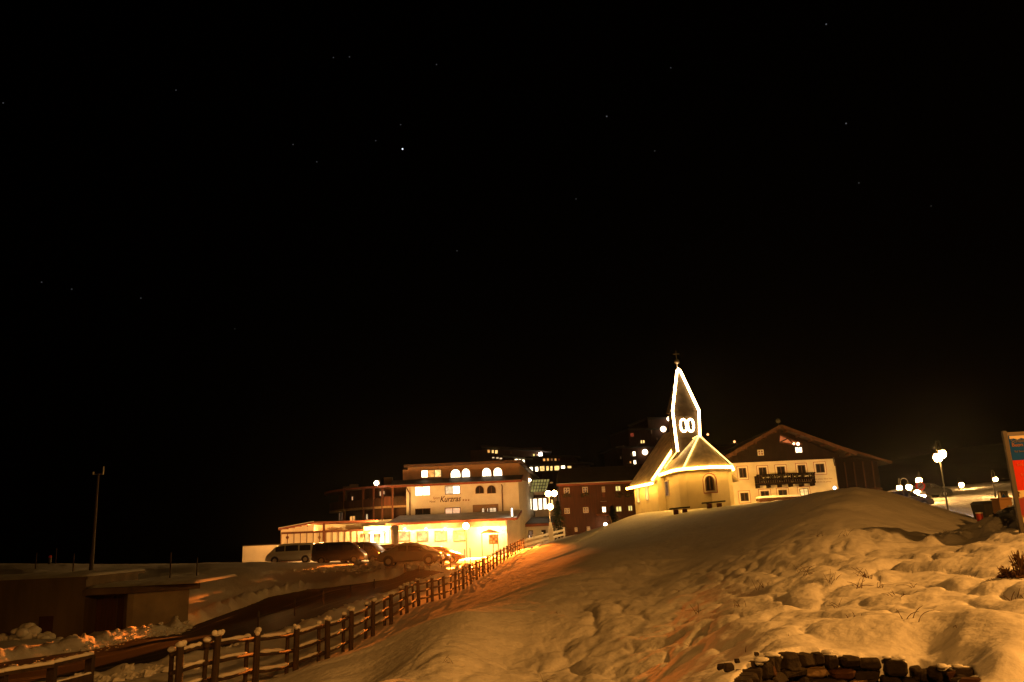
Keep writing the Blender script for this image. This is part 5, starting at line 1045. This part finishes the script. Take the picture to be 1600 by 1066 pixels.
    def slope(x0, x1, off):   # x0: base, x1: top
        q = MB(); be0, to0 = at_(x0); be1, to1 = at_(x1); w0, w1 = hwid * .82, rw * .92; n_ = 5; vs_ = []
        for j in range(n_ + 1):
            f = j / n_; z_ = to0 + (to1 - to0) * f + .028; x = x0 + (x1 - x0) * f + off * .5; w_ = w0 + (w1 - w0) * f; vs_ += [(x - Lc / 2, -w_, z_ - .02), (x - Lc / 2, 0, z_), (x - Lc / 2, w_, z_ - .02)]
        fs = []
        for j in range(n_):
            for k in range(2): a = 3 * j + k; fs.append((a, a + 1, a + 4, a + 3) if off > 0 else (a, a + 3, a + 4, a + 1))
        return q.add(vs_, fs)
    slope(fx0 - .04, xb + .06, .02).build('windscreen', M['glass'] if snow < 2 else M['snow'], t, local=True)
    if kind == 'sedan': slope(.8, xa - .06, -.02).build('rear_window', M['glass'], t, local=True)
    else:
        be, to = at_(.32); q = MB(); q.add([(-Lc / 2 + .0, -hwid * .8, be + .05), (-Lc / 2 + .0, hwid * .8, be + .05), (-Lc / 2 + .12, rw * .85, to - .2), (-Lc / 2 + .12, -rw * .85, to - .2)], [(0, 3, 2, 1)]); q.build('rear_window', M['glass'], t, local=True)
    R_ = .33 if kind in ('suv', 'van') else .31
    for x in axles:
        for s in (-1, 1):
            y = s * (hwid - .10); wl = MB(); wl.tube([(x - Lc / 2, y - .11, R_ ), (x - Lc / 2, y + .11, R_)], R_, 18); tw_ = wl.build('wheel', M['tyre'], t, local=True)
            MB().tube([(x - Lc / 2, y + s * .09, R_), (x - Lc / 2, y + s * .118, R_)], R_ * .62, 12).build('rim', M['rim'], tw_, local=True)
            MB().tube([(x - Lc / 2, s * (hwid - .2), R_ + .03), (x - Lc / 2, s * (hwid + .004), R_ + .03)], R_ + .07, 18).build('wheel_arch', M['metal'], t, local=True)
    for s in (-1, 1):
        MB().ball((Lc / 2 - .14, s * (hwid - .24), .66), .14, 9, 6, .6).build('headlight', M['gal'], t, local=True); MB().box((-Lc / 2 - .01, s * (hwid - .2) - .1, .78), (-Lc / 2 + .06, s * (hwid - .2) + .1, .98)).build('tail_light', M['redbin'], t, local=True)
        xm = xb + .25; MB().ball((xm - Lc / 2, s * (hwid + .08), at_(xm)[0] + .08), .1, 8, 5, .7).build('wing_mirror', col, t, local=True)
    MB().box((Lc / 2 - .12, -hwid * .8, .30), (Lc / 2 + .03, hwid * .8, .46)).build('bumper', col, t, local=True)
    if snow:
        N = 22; vs_ = []; fs = []; x0 = .25 if kind != 'van' else .2; x1 = {'sedan': 4.3, 'hatch': 3.9, 'suv': 4.3, 'van': 3.9}[kind] if snow > 1 else xb
        if snow == 1: x0 = xa
        K = 7
        for i in range(N + 1):
            x = x0 + (x1 - x0) * i / N; be, to = at_(x); w_ = (rw * .95 if to - be > .25 else hwid * .86)
            for k in range(K):
                f = -1 + 2 * k / (K - 1); e = 0 if (k in (0, K - 1) or i in (0, N)) else 1; vs_.append((x - Lc / 2, f * w_, to + .022 - .05 * abs(f) ** 3 + e * random.uniform(.03, .10)))
        for i in range(N):
            for k in range(K - 1): a = i * K + k; fs.append((a, a + K, a + K + 1, a + 1))
        MB().add(vs_, [tuple(reversed(f)) for f in fs]).build('snow_cover', M['snow'], t, local=True, smooth=True)
    return t
car('van', 'white minibus seen from the side with its rear lit by the terrace', 455, 880, 88, math.pi + .12, PA['white'], cat='van')
car('van', 'dark minibus in the middle of the row beside the white minibus', 531, 879, 80, -.02, PA['black'], cat='van')
car('van', 'dark van with brightly rimmed bonnet behind the dark minibus', 566, 878, 84.5, -.25, PA['brown'], cat='van')
car('suv', 'dark estate car with light shining through its cabin, behind the roof of the snowy sedan', 618, 878, 87, -.1, PA['black'])
car('suv', 'dark off-roader, tallest of the cars right of the vans', 648, 881, 77, -.12, PA['blue'])
car('hatch', 'dark red hatchback nearest to the floodlight', 690, 884, 80, -.12, PA['red'])
car('hatch', 'dark car with a snowy windscreen wedged behind the snowy sedan', 664, 885, 67, -.05, PA['brown'], 2)
car('sedan', 'grey sedan covered in thin snow at the front edge of the car park', 643, 887, 60, -.03, PA['silver'], 2)
rg = 'cars parked along the street on the right'
car('suv', 'dark car with a red tail light half hidden behind the snow hill', 1440, 818, 50, 1.75, PA['black'], group=rg, z=-1.35)
car('sedan', 'distant dark car parked beyond the lamp pole', 1452, 794, 84, .1, PA['black'], group=rg)
car('sedan', 'car with lit roof under the twin armed lamp at the hill edge', 1410, 793, 66, .1, PA['brown'], 1, group=rg, z=.75)
p = W(1547, 810, 30); g0 = min(gz(p.x, p.y), p.z); t = thing('dumpster', 'dark low waste container between the red bin and the grit box', 'container', (p.x, p.y, g0)); zt_ = W(1547, 787, 30).z
MB().hexa([(p.x - .28, 29.7, g0 - .2), (p.x + .28, 29.7, g0 - .2), (p.x + .28, 30.4, g0 - .2), (p.x - .28, 30.4, g0 - .2), (p.x - .36, 29.6, zt_), (p.x + .36, 29.6, zt_), (p.x + .36, 30.5, zt_), (p.x - .36, 30.5, zt_)]).build('bin_body', M['metal'], t, bevel=.02); MB().hexa([(p.x - .38, 29.58, zt_), (p.x + .38, 29.58, zt_), (p.x + .38, 30.52, zt_), (p.x - .38, 30.52, zt_), (p.x - .30, 29.7, zt_ + .1), (p.x + .30, 29.7, zt_ + .1), (p.x + .30, 30.4, zt_ + .1), (p.x - .30, 30.4, zt_ + .1)]).build('lid', M['metal'], t, bevel=.02)

# ------------------------------------------------------------------ dark conifer by the pedestal lamp, shrub by the wooden house
def conifer(x, y, h, label, r0=1.1, n=900):
    g = gz(x, y); t = thing('conifer', label, 'tree', (x, y, g)); MB().tube([(x, y, g - .2), (x, y, g + h * .95)], [.12, .02], 7).build('trunk', M['bark'], t); b = MB(); rr = random.Random(5)
    for _ in range(n):
        f = rr.random() ** .8; z_ = g + .25 + f * (h - .25); R = r0 * (1 - f) ** .9 + .06; a = rr.uniform(0, 6.28); q = R * (.35 + .65 * rr.random() ** .5) * (.75 + .25 * math.sin(a * 5 + z_ * 3)); c = Vector((x + q * math.cos(a), y + q * math.sin(a), z_ - q * .25))
        o_ = Vector((math.cos(a), math.sin(a), -.35)) * rr.uniform(.16, .34); s_ = Vector((-math.sin(a), math.cos(a), rr.uniform(-.3, .3))) * rr.uniform(.05, .1); b.add([c - o_ * .4 - s_, c - o_ * .4 + s_, c + o_ + s_ * .3, c + o_ - s_ * .3], [(0, 1, 2, 3)])
    b.build('crown', M['leaf'], t)
p = W(874, 838, 92); conifer(p.x, p.y, 4.1, 'slim dark conifer just right of the pedestal lamp', 1.35)
p = W(959, 822, 72); conifer(p.x, p.y, 1.75, 'small dark shrub rising behind the snow ridge before the wooden house', .55, 320)
p = W(954, 820, 71); g = gz(p.x, p.y); t = thing('leaning_post', 'pale leaning post left of the small dark shrub', 'post', (p.x, p.y, g)); a = W(952.5, 807, 71); b_ = W(955.8, 820, 71); MB().tube([Vector((b_.x, 71, g - .2)), Vector((b_.x, 71, b_.z)), a], .07, 7).build('post', M['pale_wood'], t)

# ------------------------------------------------------------------ hotels on the slope behind
tb = thing('terraced_hotel', 'stepped modern hotel with curved rows of lit windows on the slope behind', 'hotel', (8, 150, 3)); YB = 150
def drum(cx, cyy, r, z0, z1, m, name, par, n=28):
    return MB().tube([(cx, cyy, z0), (cx, cyy, z1)], r, n).build(name, m, par)
def litrow(F, rects, par):
    for q, p in rects: window(F, q, par, p, cols=1, fw=.06)
c0 = W(862, 730, YB); R0 = 7.6; cyc = YB + R0
zs = [W(862, y, YB).z for y in (745, 741, 726, 722.5, 714, 711)]
drum(c0.x, cyc, R0, -1, zs[2], M['brown_wood'], 'lower_drum', tb); drum(c0.x, cyc, R0 + .7, zs[2], zs[2] + .4, M['roof'], 'terrace_slab', tb)
drum(c0.x - .8, cyc, R0 - 1.6, zs[2] + .4, zs[4] + .1, M['brown_wood'], 'upper_drum', tb); drum(c0.x - .8, cyc, R0 - .9, zs[4] + .1, zs[4] + .4, M['roof'], 'terrace_slab', tb)
def drumface(px0, px1, r, cx):
    # chord of the drum between two picture columns
    def hit(px):
        d = ray(px, 730); k = d.x / d.y; A = 1 + k * k; B = -2 * (cyc + k * cx); Cc = cyc * cyc + cx * cx - r * r; disc = max(0, B * B - 4 * A * Cc); y = (-B - math.sqrt(disc)) / (2 * A); return (k * y, y)
    return Face(hit(px0), hit(px1))
for x0, x1, y0, y1, p in ((827.3, 833, 729.5, 738, 'hot'), (836, 841.5, 729.2, 737.5, 'hot'), (843.2, 851.3, 728, 736.5, 'lit'), (853, 858, 728, 736, 'lit'), (859.2, 863.8, 728, 736, 'lit'), (865.7, 874.4, 727.6, 735.6, 'lit'), (876.2, 883.2, 727.2, 735.2, 'hot'), (886, 893, 727.8, 735.6, 'lit')):
    window(drumface(x0, x1, R0 + .02, c0.x), (x0, y0, x1, y1), tb, p, cols=1, fw=.07)
for x0, x1, y0, y1, p in ((848, 852.4, 716.3, 721.2, 'amber'), (854, 858, 716, 721, 'amber'), (860, 863.8, 716, 720.8, 'dim'), (866, 869.8, 716, 720.5, 'amber'), (872, 874.5, 716.5, 720, 'red_dim')):
    window(drumface(x0, x1, R0 - 1.58, c0.x - .8), (x0, y0, x1, y1), tb, p, cols=1, fw=.07)
FTB = Face(W(735, 720, YB + 3).xy[:], W(848, 720, YB + 3).xy[:])
MB().fbox(FTB, 0, FTB.L, -1, FTB.uv(800, 700)[1], -9, -1.0).build('wall', M['brown_wood'], tb)
MB().fbox(FTB, 5, FTB.L + 4, FTB.uv(800, 726)[1], FTB.uv(800, 716.8)[1], -1.2, 0).build('lower_wall', M['brown_wood'], tb)
b = MB(); A0, A1 = FTB.uv(752, 699), FTB.uv(862, 707); b.hexa([FTB.pt(A0[0], A0[1], 1), FTB.pt(A1[0], A1[1], 1), FTB.pt(A1[0], A1[1], -9), FTB.pt(A0[0], A0[1], -9), FTB.pt(A0[0], A0[1] + .3, 1), FTB.pt(A1[0], A1[1] + .3, 1), FTB.pt(A1[0], A1[1] + .3, -9), FTB.pt(A0[0], A0[1] + .3, -9)]); b.build('roof', M['roof'], tb)
A0, A1 = FTB.uv(786, 713.5), FTB.uv(846, 719); MB().bar(FTB.pt(A0[0], A0[1], .4), FTB.pt(A1[0], A1[1], .4), .9, .2).build('terrace_slab', M['snow_roof'], tb)
FTB1 = Face(FTB.pt(0, 0, -.98).xy[:], FTB.pt(FTB.L, 0, -.98).xy[:])
litrow(FTB1, [((761.5, 702.5, 766, 708), 'amber'), ((768, 703, 772, 708.5), 'lit'), ((773.3, 703.2, 778, 709.3), 'lit'), ((768.5, 714, 773, 716.6), 'soft'), ((775, 714.2, 779.5, 717.3), 'soft'), ((780.2, 715, 785, 718.2), 'soft')], tb)
litrow(FTB, [((804, 717, 809, 722), 'hot'), ((810, 717.3, 814.5, 723.5), 'hot'), ((815.5, 718, 820, 724), 'hot'), ((821, 718.6, 825.5, 724.6), 'hot'), ((826.3, 719, 831, 725), 'hot'), ((832.5, 719.2, 835, 724), 'lit'), ((836.5, 719.3, 839, 723.5), 'lit'), ((840.3, 719.5, 842.5, 722.5), 'amber')], tb)
litrow(FTB1, [((797.5, 706, 799.5, 709), 'red_dim')], tb); FTB2 = FTB1
litrow(FTB2, [((832.5, 709.2, 836, 713.2), 'lemon'), ((838, 710, 841, 712.3), 'soft')], tb)
fixture('wall_lamp', 'white point lamp high on the stepped hotel behind', 160, .38, (1, .85, .7), FTB.pt(FTB.uv(844.4, 711)[0], FTB.uv(844.4, 711)[1], .6))

tt = thing('tower_hotel', 'dark hotel block on the slope with scattered lit windows left of the chapel spire', 'hotel', (22, 160, 4)); YT = 160
FT2 = Face(W(972, 700, YT).xy[:], W(1150, 690, YT + 6).xy[:])
zz = lambda px, py: FT2.uv(px, py)[1]
ub = lambda px: FT2.uv(px, 690)[0]
b = MB(); b.fbox(FT2, 0, FT2.L, 0, zz(1000, 700), -10, 0); b.fbox(FT2, ub(983), ub(1090), zz(1000, 700), zz(1000, 672), -10, -.02); b.fbox(FT2, ub(1015), ub(1060), zz(1000, 672), zz(1030, 655), -10, -.04); b.build('wall', M['brown_wood'], tt)
for a, c, y in ((960, 1152, 700), (981, 1093, 672), (1013, 1063, 655)): MB().fbox(FT2, ub(a), ub(c), zz(1000 if y > 660 else 1030, y), zz(1000 if y > 660 else 1030, y) + .3, -10.2, .5).build('roof_slab', M['roof'], tt)
litrow(FT2, [((984.5, 676.5, 990.5, 683), 'red_dim'), ((1000.4, 687.8, 1003.8, 693.2), 'lit'), ((1004.2, 687.8, 1007.4, 693), 'lit'), ((988.2, 705.3, 993.2, 713), 'hot'), ((985, 708, 986.6, 712), 'dim'), ((989.5, 719, 994.2, 725.8), 'hot'), ((983.5, 720.5, 986.5, 724.5), 'amber'), ((1017, 671, 1018.6, 678), 'faint'), ((973, 696, 974.6, 700), 'faint'), ((969, 713, 970.6, 717.5), 'faint'), ((1026, 684, 1027.5, 687.5), 'faint'), ((1133.5, 704.5, 1137, 708.5), 'pink'), ((1141.5, 703.5, 1144.6, 706.6), 'pink')], tt)
gm = globe_mat('lit_balcony_globe', 90, .5, (1, .72, .45))
for q, r, lab in (((1005.3, 707.3), .56, 'round white lamp on the dark hotel beside the chapel roof'), ((1033.8, 671.5), .58, 'round white lamp just left of the chapel tower'), ((1042.8, 655.5), .44, 'small oval lamp touching the chapel spire outline')):
    p = FT2.pt(FT2.uv(*q)[0], FT2.uv(*q)[1], .8); fixture('balcony_lamp', lab, 60, r, (1, .74, .48), p)
for q, lab in (((1106, 679), 'tiny reddish lamp right of the chapel spire'), ((1147.6, 690.3), 'tiny yellow lamp above the farmhouse roof slope'), ((1134.5, 706.5), 'tiny warm lamp nearest the chapel roof, above the farmhouse eaves')):
    p = W(q[0], q[1], 170); fixture('distant_lamp', lab, 6, .24, (1, .42, .18), p, group='far lamps on the dark slope')
# orange lit canopy below the tower hotel
cp = thing('lit_canopy', 'long flat canopy with an orange light line above the wooden house roof', 'canopy', (21, 125, 3)); a, c = W(925, 731.5, 122), W(1001, 728, 122); MB().hexa([(a.x, 122, a.z - .5), (c.x, 122, c.z - .5), (c.x, 128, c.z - .5), (a.x, 128, a.z - .5), (a.x, 122, a.z), (c.x, 122, c.z), (c.x, 128, c.z), (a.x, 128, a.z)]).build('roof', M['red_roof'], cp)
a2, c2 = W(962, 735.5, 121.8), W(999, 733, 121.8); MB().tube([a2, W(975, 734.8, 121.8)], .09, 6).build('light_tube', glow('orange_tube', (1, .35, .1), 2.2), cp); MB().tube([W(976, 734.6, 121.8), W(986, 734, 121.8)], .16, 6).build('light_tube', glow('yellow_tube', (1, .5, .15), 4), cp); MB().tube([W(986.5, 733.8, 121.8), c2], .10, 6).build('light_tube', glow('orange_tube_end', (1, .36, .1), 2.4), cp)
MB().box((a.x + 1, 127, -1), (c.x, 127.6, a.z - .5)).build('wall', M['red_wood'], cp)

# ------------------------------------------------------------------ dry stone wall breaking out of the snow at the lower right
sw = thing('stone_wall', 'short dry stone wall breaking out of the snow at the lower right', 'wall', (2.6, 6.2, -2.2)); rs = random.Random(21)
def pit_at(s):
    P = [Vector(p) for p in PIT]; L_ = [0]
    for i in range(len(P) - 1): L_.append(L_[-1] + (P[i + 1] - P[i]).length)
    s = max(0, min(L_[-1], s))
    for i in range(len(P) - 1):
        if s <= L_[i + 1] + 1e-9: f = (s - L_[i]) / (L_[i + 1] - L_[i]); q = P[i].lerp(P[i + 1], f); t_ = (P[i + 1] - P[i]).normalized(); return q, t_, L_[-1]
Ltot = pit_at(0)[2]
def rock(c, sx, sy, sz, t_, m, name='stone', par=sw):
    """an irregular block: a cut cube with shifted corners"""
    n_ = Vector((t_.y, -t_.x)); b = MB(); vs_ = []
    for dz in (-1, -.55, .55, 1):
        k = .80 if abs(dz) == 1 else 1.0
        for dx, dy in ((-1, -.7), (-.75, -1), (.75, -1), (1, -.7), (1, .8), (-1, .8)):
            o_ = Vector((t_.x, t_.y, 0)) * (dx * sx * k * rs.uniform(.78, 1.08)) + Vector((n_.x, n_.y, 0)) * (-dy * sy * (k if dy < 0 else 1) * rs.uniform(.7, 1.15)) + Vector((0, 0, dz * sz * rs.uniform(.88, 1.08))); vs_.append(c + o_)
    fs = [tuple(range(5, -1, -1)), tuple(range(18, 24))]
    for r in range(3):
        for k in range(6): fs.append((r * 6 + k, r * 6 + (k + 1) % 6, (r + 1) * 6 + (k + 1) % 6, (r + 1) * 6 + k))
    return b.add(vs_, fs).build(name, m, par, bevel=.008)
zc = None; course = [(.0, .045), (.088, .04), (.168, .042), (.25, .045), (.338, .045), (.43, .05), (.53, .05)]
for ci, (dz, hz) in enumerate(course):
    s = .03
    while s < Ltot - .05:
        ln = rs.uniform(.05, .19) if ci == 0 else rs.uniform(.09, .36); q, t_, _ = pit_at(s + ln / 2); top_ = float(base_z([q.x], [q.y])[0]) + .02 - .16 * float(sstep(.9, 0, min(s, Ltot - s) - .35))
        n_ = Vector((t_.y, -t_.x)); c = Vector((q.x + n_.x * .03, q.y + n_.y * .03, top_ - .06 - dz + rs.uniform(-.015, .015)))
        m = M['tan_stone'] if rs.random() < (.22 if ci else .0) else (M['red_stone'] if rs.random() < .25 else M['stone']); rock(c, ln / 2 - .004, .09 + rs.uniform(-.03, .03), hz * (.94 if ci else rs.uniform(.6, 1.35)), t_, m); s += ln
b = MB()
for i in range(40):
    q, t_, _ = pit_at(Ltot * i / 40); q2, _, _ = pit_at(Ltot * (i + 1) / 40); n_ = Vector((t_.y, -t_.x)); zz_ = -1.32
    if i % 3 == 1 and 12 < i < 34:
        zc_ = float(base_z([q.x], [q.y])[0]); sp = MB(); c0_ = Vector((q.x + n_.x * .03, q.y + n_.y * .03, zc_ + .03 - rs.uniform(0, .05)))
        for _ in range(5): sp.ball(c0_ + Vector((rs.uniform(-.06, .06), rs.uniform(-.05, .03), rs.uniform(-.03, .02))), rs.uniform(.03, .06), 7, 5, .35)
        sp.build('snow_patch', M['snow'], sw, smooth=True)
    b.hexa([(q.x + n_.x * .03, q.y + n_.y * .03, -2.6), (q2.x + n_.x * .03, q2.y + n_.y * .03, -2.6), (q2.x - n_.x * .04, q2.y - n_.y * .04, -2.6), (q.x - n_.x * .04, q.y - n_.y * .04, -2.6), (q.x + n_.x * .03, q.y + n_.y * .03, zz_), (q2.x + n_.x * .03, q2.y + n_.y * .03, zz_), (q2.x - n_.x * .04, q2.y - n_.y * .04, zz_), (q.x - n_.x * .04, q.y - n_.y * .04, zz_)])
b.build('earth_core', M['mortar'], sw)
for px, py, Y, sx in ((1127, 1046, 6.3, .028), (1140, 1053, 6.1, .036), (1152, 1036, 6.5, .02), (1182, 1024, 6.9, .018)):
    p = W(px, py, Y); rock(Vector((p.x, p.y, gz(p.x, p.y) + .02)), sx, sx, sx * .8, Vector((1, 0)), M['stone'])

# ------------------------------------------------------------------ dry stalks poking out of the snow
rt = random.Random(8)
def stalks(px, py, Y, n, h, spread, label, group='dry plant stalks in the snow', r=.006, curl=.4):
    p = W(px, py, Y); x, y = p.x, p.y; g = gz(x, y); b = MB()
    for _ in range(n):
        a = rt.uniform(0, 6.28); L_ = h * rt.uniform(.3, .75); lean = rt.uniform(.05, .55); bx, by = x + rt.gauss(0, spread), y + rt.gauss(0, spread); pts = []; c_ = rt.uniform(0, curl)
        for j in range(6): f = j / 5; o_ = lean * f + c_ * f * f; pts.append((bx + math.cos(a) * o_ * L_, by + math.sin(a) * o_ * L_, g - .04 + L_ * (f - c_ * f * f * .8)))
        b.tube(pts, [r * (1 - .12 * j) for j in range(6)], 4)
    t = b.build('dry_stalk', M['stalk']); t.location = (0, 0, 0); return tag(t, label, 'dry plant', group)
for px, py, Y, n, h, lab in ((1090, 940, 15, 3, .35, 'topmost of the thin stalks on the middle of the snow hill, left part'), (1110, 955, 13.5, 2, .4, 'leaning stalks just right of the topmost middle stalks'), (1158, 962, 13, 3, .3, 'short stalks in the snow straight above the left end of the stone wall'), (1195, 930, 14.5, 5, .3, 'bushy dry stalks midway between chapel and stone wall'),
    (1083, 970, 12, 2, .2, 'two stub stalks low on the hill left of the stone wall'), (1255, 880, 16, 3, .45, 'tall thin stalks in the upper middle of the snow hill'), (1262, 905, 13.6, 3, .35, 'thin stalks just below the tall upper middle stalks'), (1285, 845, 20, 3, .4, 'faint stalks nearest the snow hill top, left one'), (1320, 850, 19, 3, .35, 'faint stalks nearest the snow hill top, right one'), (1305, 920, 12.3, 4, .3, 'dry stalks left of the long arching stem'), (1310, 945, 10.5, 3, .25, 'dry stalks below and left of the long arching stem'),
    (1380, 925, 11.5, 3, .3, 'dry stalks just right of the curled grass tuft'), (1402, 950, 9.6, 3, .22, 'low stalks below right of the curled grass tuft'), (1425, 990, 7.6, 2, .28, 'single upright stem just above the right half of the stone wall'), (1347, 980, 8.2, 4, .12, 'small dark tuft just above the middle of the stone wall'), (1281, 978, 8.4, 2, .08, 'tiny stub above the left half of the stone wall'), (1465, 878, 14.5, 3, .22, 'short stalks in the hollow right of the snow hill'), (1440, 925, 11, 2, .3, 'two stems between the curled tuft and the right edge'),
    (850, 1000, 13.5, 3, .25, 'stalks low on the left half of the snow hill, right pair'), (700, 1025, 13.5, 3, .25, 'leftmost stalks, near the fence side of the snow hill'), (905, 1050, 9.4, 4, .12, 'short tuft close to the bottom edge left of the stone wall'), (870, 965, 19, 2, .2, 'tiny stalks on the ridge where the orange light ends'), (1060, 900, 20, 2, .25, 'faint stalks below the slab benches'), (1230, 990, 7.9, 2, .1, 'tiny stub right above the left corner of the stone wall'), (1170, 990, 8.1, 2, .1, 'tiny stub above left of the stone wall')):
    stalks(px, py, Y, n * 2, h, .06, lab, r=.0042, curl=.9)
stalks(1353, 912, 12.6, 22, .34, .06, 'curled tuft of dry grass standing tallest on the meadow', r=.005, curl=.9)
stalks(1344, 930, 11.6, 5, .5, .05, 'long arching dry stem left of the curled grass tuft', r=.006, curl=1.2)
stalks(1515, 895, 11.3, 5, .2, .03, 'small dark tuft in the snow hollow below the signboard')
stalks(1562, 935, 9.2, 4, .28, .08, 'two crossing dry stems at the right edge, low')
stalks(1592, 960, 8, 5, .22, .1, 'broken twigs sticking out of the snow near the right edge')
stalks(1506, 1000, 6.95, 6, .09, .07, 'flattened dry grass just above the stone wall', curl=1.4, r=.004)
def shrub(px, py, Y, h, w_, label):
    p = W(px, py, Y); g = gz(p.x, p.y); t = thing('shrub', label, 'shrub', (p.x, p.y, g), 'dark shrubs at the right edge'); b = MB(); lf = MB()
    for _ in range(26):
        a = rt.uniform(0, 6.28); L_ = h * rt.uniform(.5, 1.1); k = rt.uniform(.1, .8); b.tube([(p.x + rt.gauss(0, w_ * .2), p.y + rt.gauss(0, w_ * .2), g - .05), (p.x + math.cos(a) * k * w_ * .6, p.y + math.sin(a) * k * w_ * .6, g + L_ * .6), (p.x + math.cos(a) * k * w_, p.y + math.sin(a) * k * w_, g + L_)], [.008, .006, .003], 4)
    b.build('stems', M['stalk'], t)
    for _ in range(70):
        c = Vector((p.x + rt.gauss(0, w_ * .35), p.y + rt.gauss(0, w_ * .3), g + abs(rt.gauss(0, h * .35)))); u = Vector((rt.uniform(-1, 1), rt.uniform(-1, 1), rt.uniform(-1, 1))).normalized() * rt.uniform(.02, .05); v = u.orthogonal().normalized() * rt.uniform(.01, .03); lf.add([c - u, c + v, c + u, c - v], [(0, 1, 2, 3)])
    lf.build('dead_leaves', M['stalk'], t)
shrub(1592, 875, 10.6, .24, .12, 'upper dark shrub at the right edge under the signboard')
shrub(1577, 925, 9.3, .12, .12, 'low dark clump of dead leaves in the snow at the right edge')
shrub(1600, 918, 9.2, .22, .12, 'dark shrub cut by the right edge, beside the dead leaf clump')

# ------------------------------------------------------------------ stars
sm = glow('starlight', (.9, .93, 1), .04); sm2 = glow('bright_starlight', (.75, .82, 1), 1.3)
st0 = MB().ball((0, 0, 0), 1.0, 6, 4).build('star', sm2); mesh0 = st0.data; D_ = 1800
def star(px, py, r, label, strength=None, group='stars in the night sky'):
    p = ray(px, py).normalized() * D_; o = st0 if strength is None and px == 629 else bpy.data.objects.new('star', mesh0.copy())
    if o is not st0: C.objects.link(o); o.data.materials.clear(); o.data.materials.append(sm if strength is None else strength)
    o.location = p; o.scale = (r, r, r); return tag(o, label, 'star', group)
star(629, 233, 1.9, 'brightest star, bluish white, high above the hotel')
sm3 = glow('mid_starlight', (.9, .92, 1), .10)
for px, py, lab in ((948, 182, 'clear star right of the sky centre, above the chapel spire'), (1322, 193, 'clear star high in the right part of the sky'), (1291, 38, 'clear star near the top edge of the sky, right part')): star(px, py, 1.5, lab, sm3)
for px, py, lab in ((275, 141, 'faint star high in the left part of the sky'), (458, 226, 'upper of two faint stars well left of the brightest star'), (495, 253, 'lower of two faint stars well left of the brightest star'), (587, 220, 'faint star just left of the brightest star'), (626, 195, 'faint star just above the brightest star'), (546, 89, 'right one of a close faint pair near the top, left of centre'), (521, 90, 'left one of a close faint pair near the top, left of centre'), (682, 101, 'faint star near the top, right of the close faint pair'), (65, 441, 'leftmost star of a faint row in the lower left sky'), (112, 452, 'second star of the faint row in the lower left sky'), (220, 466, 'third star of the faint row in the lower left sky'), (367, 514, 'lowest faint star in the left half of the sky'), (5, 161, 'faint star at the left edge of the sky'), (714, 392, 'faint star in mid sky straight above the hotel'), (1048, 106, 'faint star high above the chapel spire'), (1023, 236, 'faint star below right of the clear star above the spire'), (900, 311, 'lowest faint star between hotel and chapel spire'), (1342, 286, 'faint star below the clear star in the right sky'), (1455, 322, 'lowest faint star in the right part of the sky')): star(px, py, 1.4, lab)
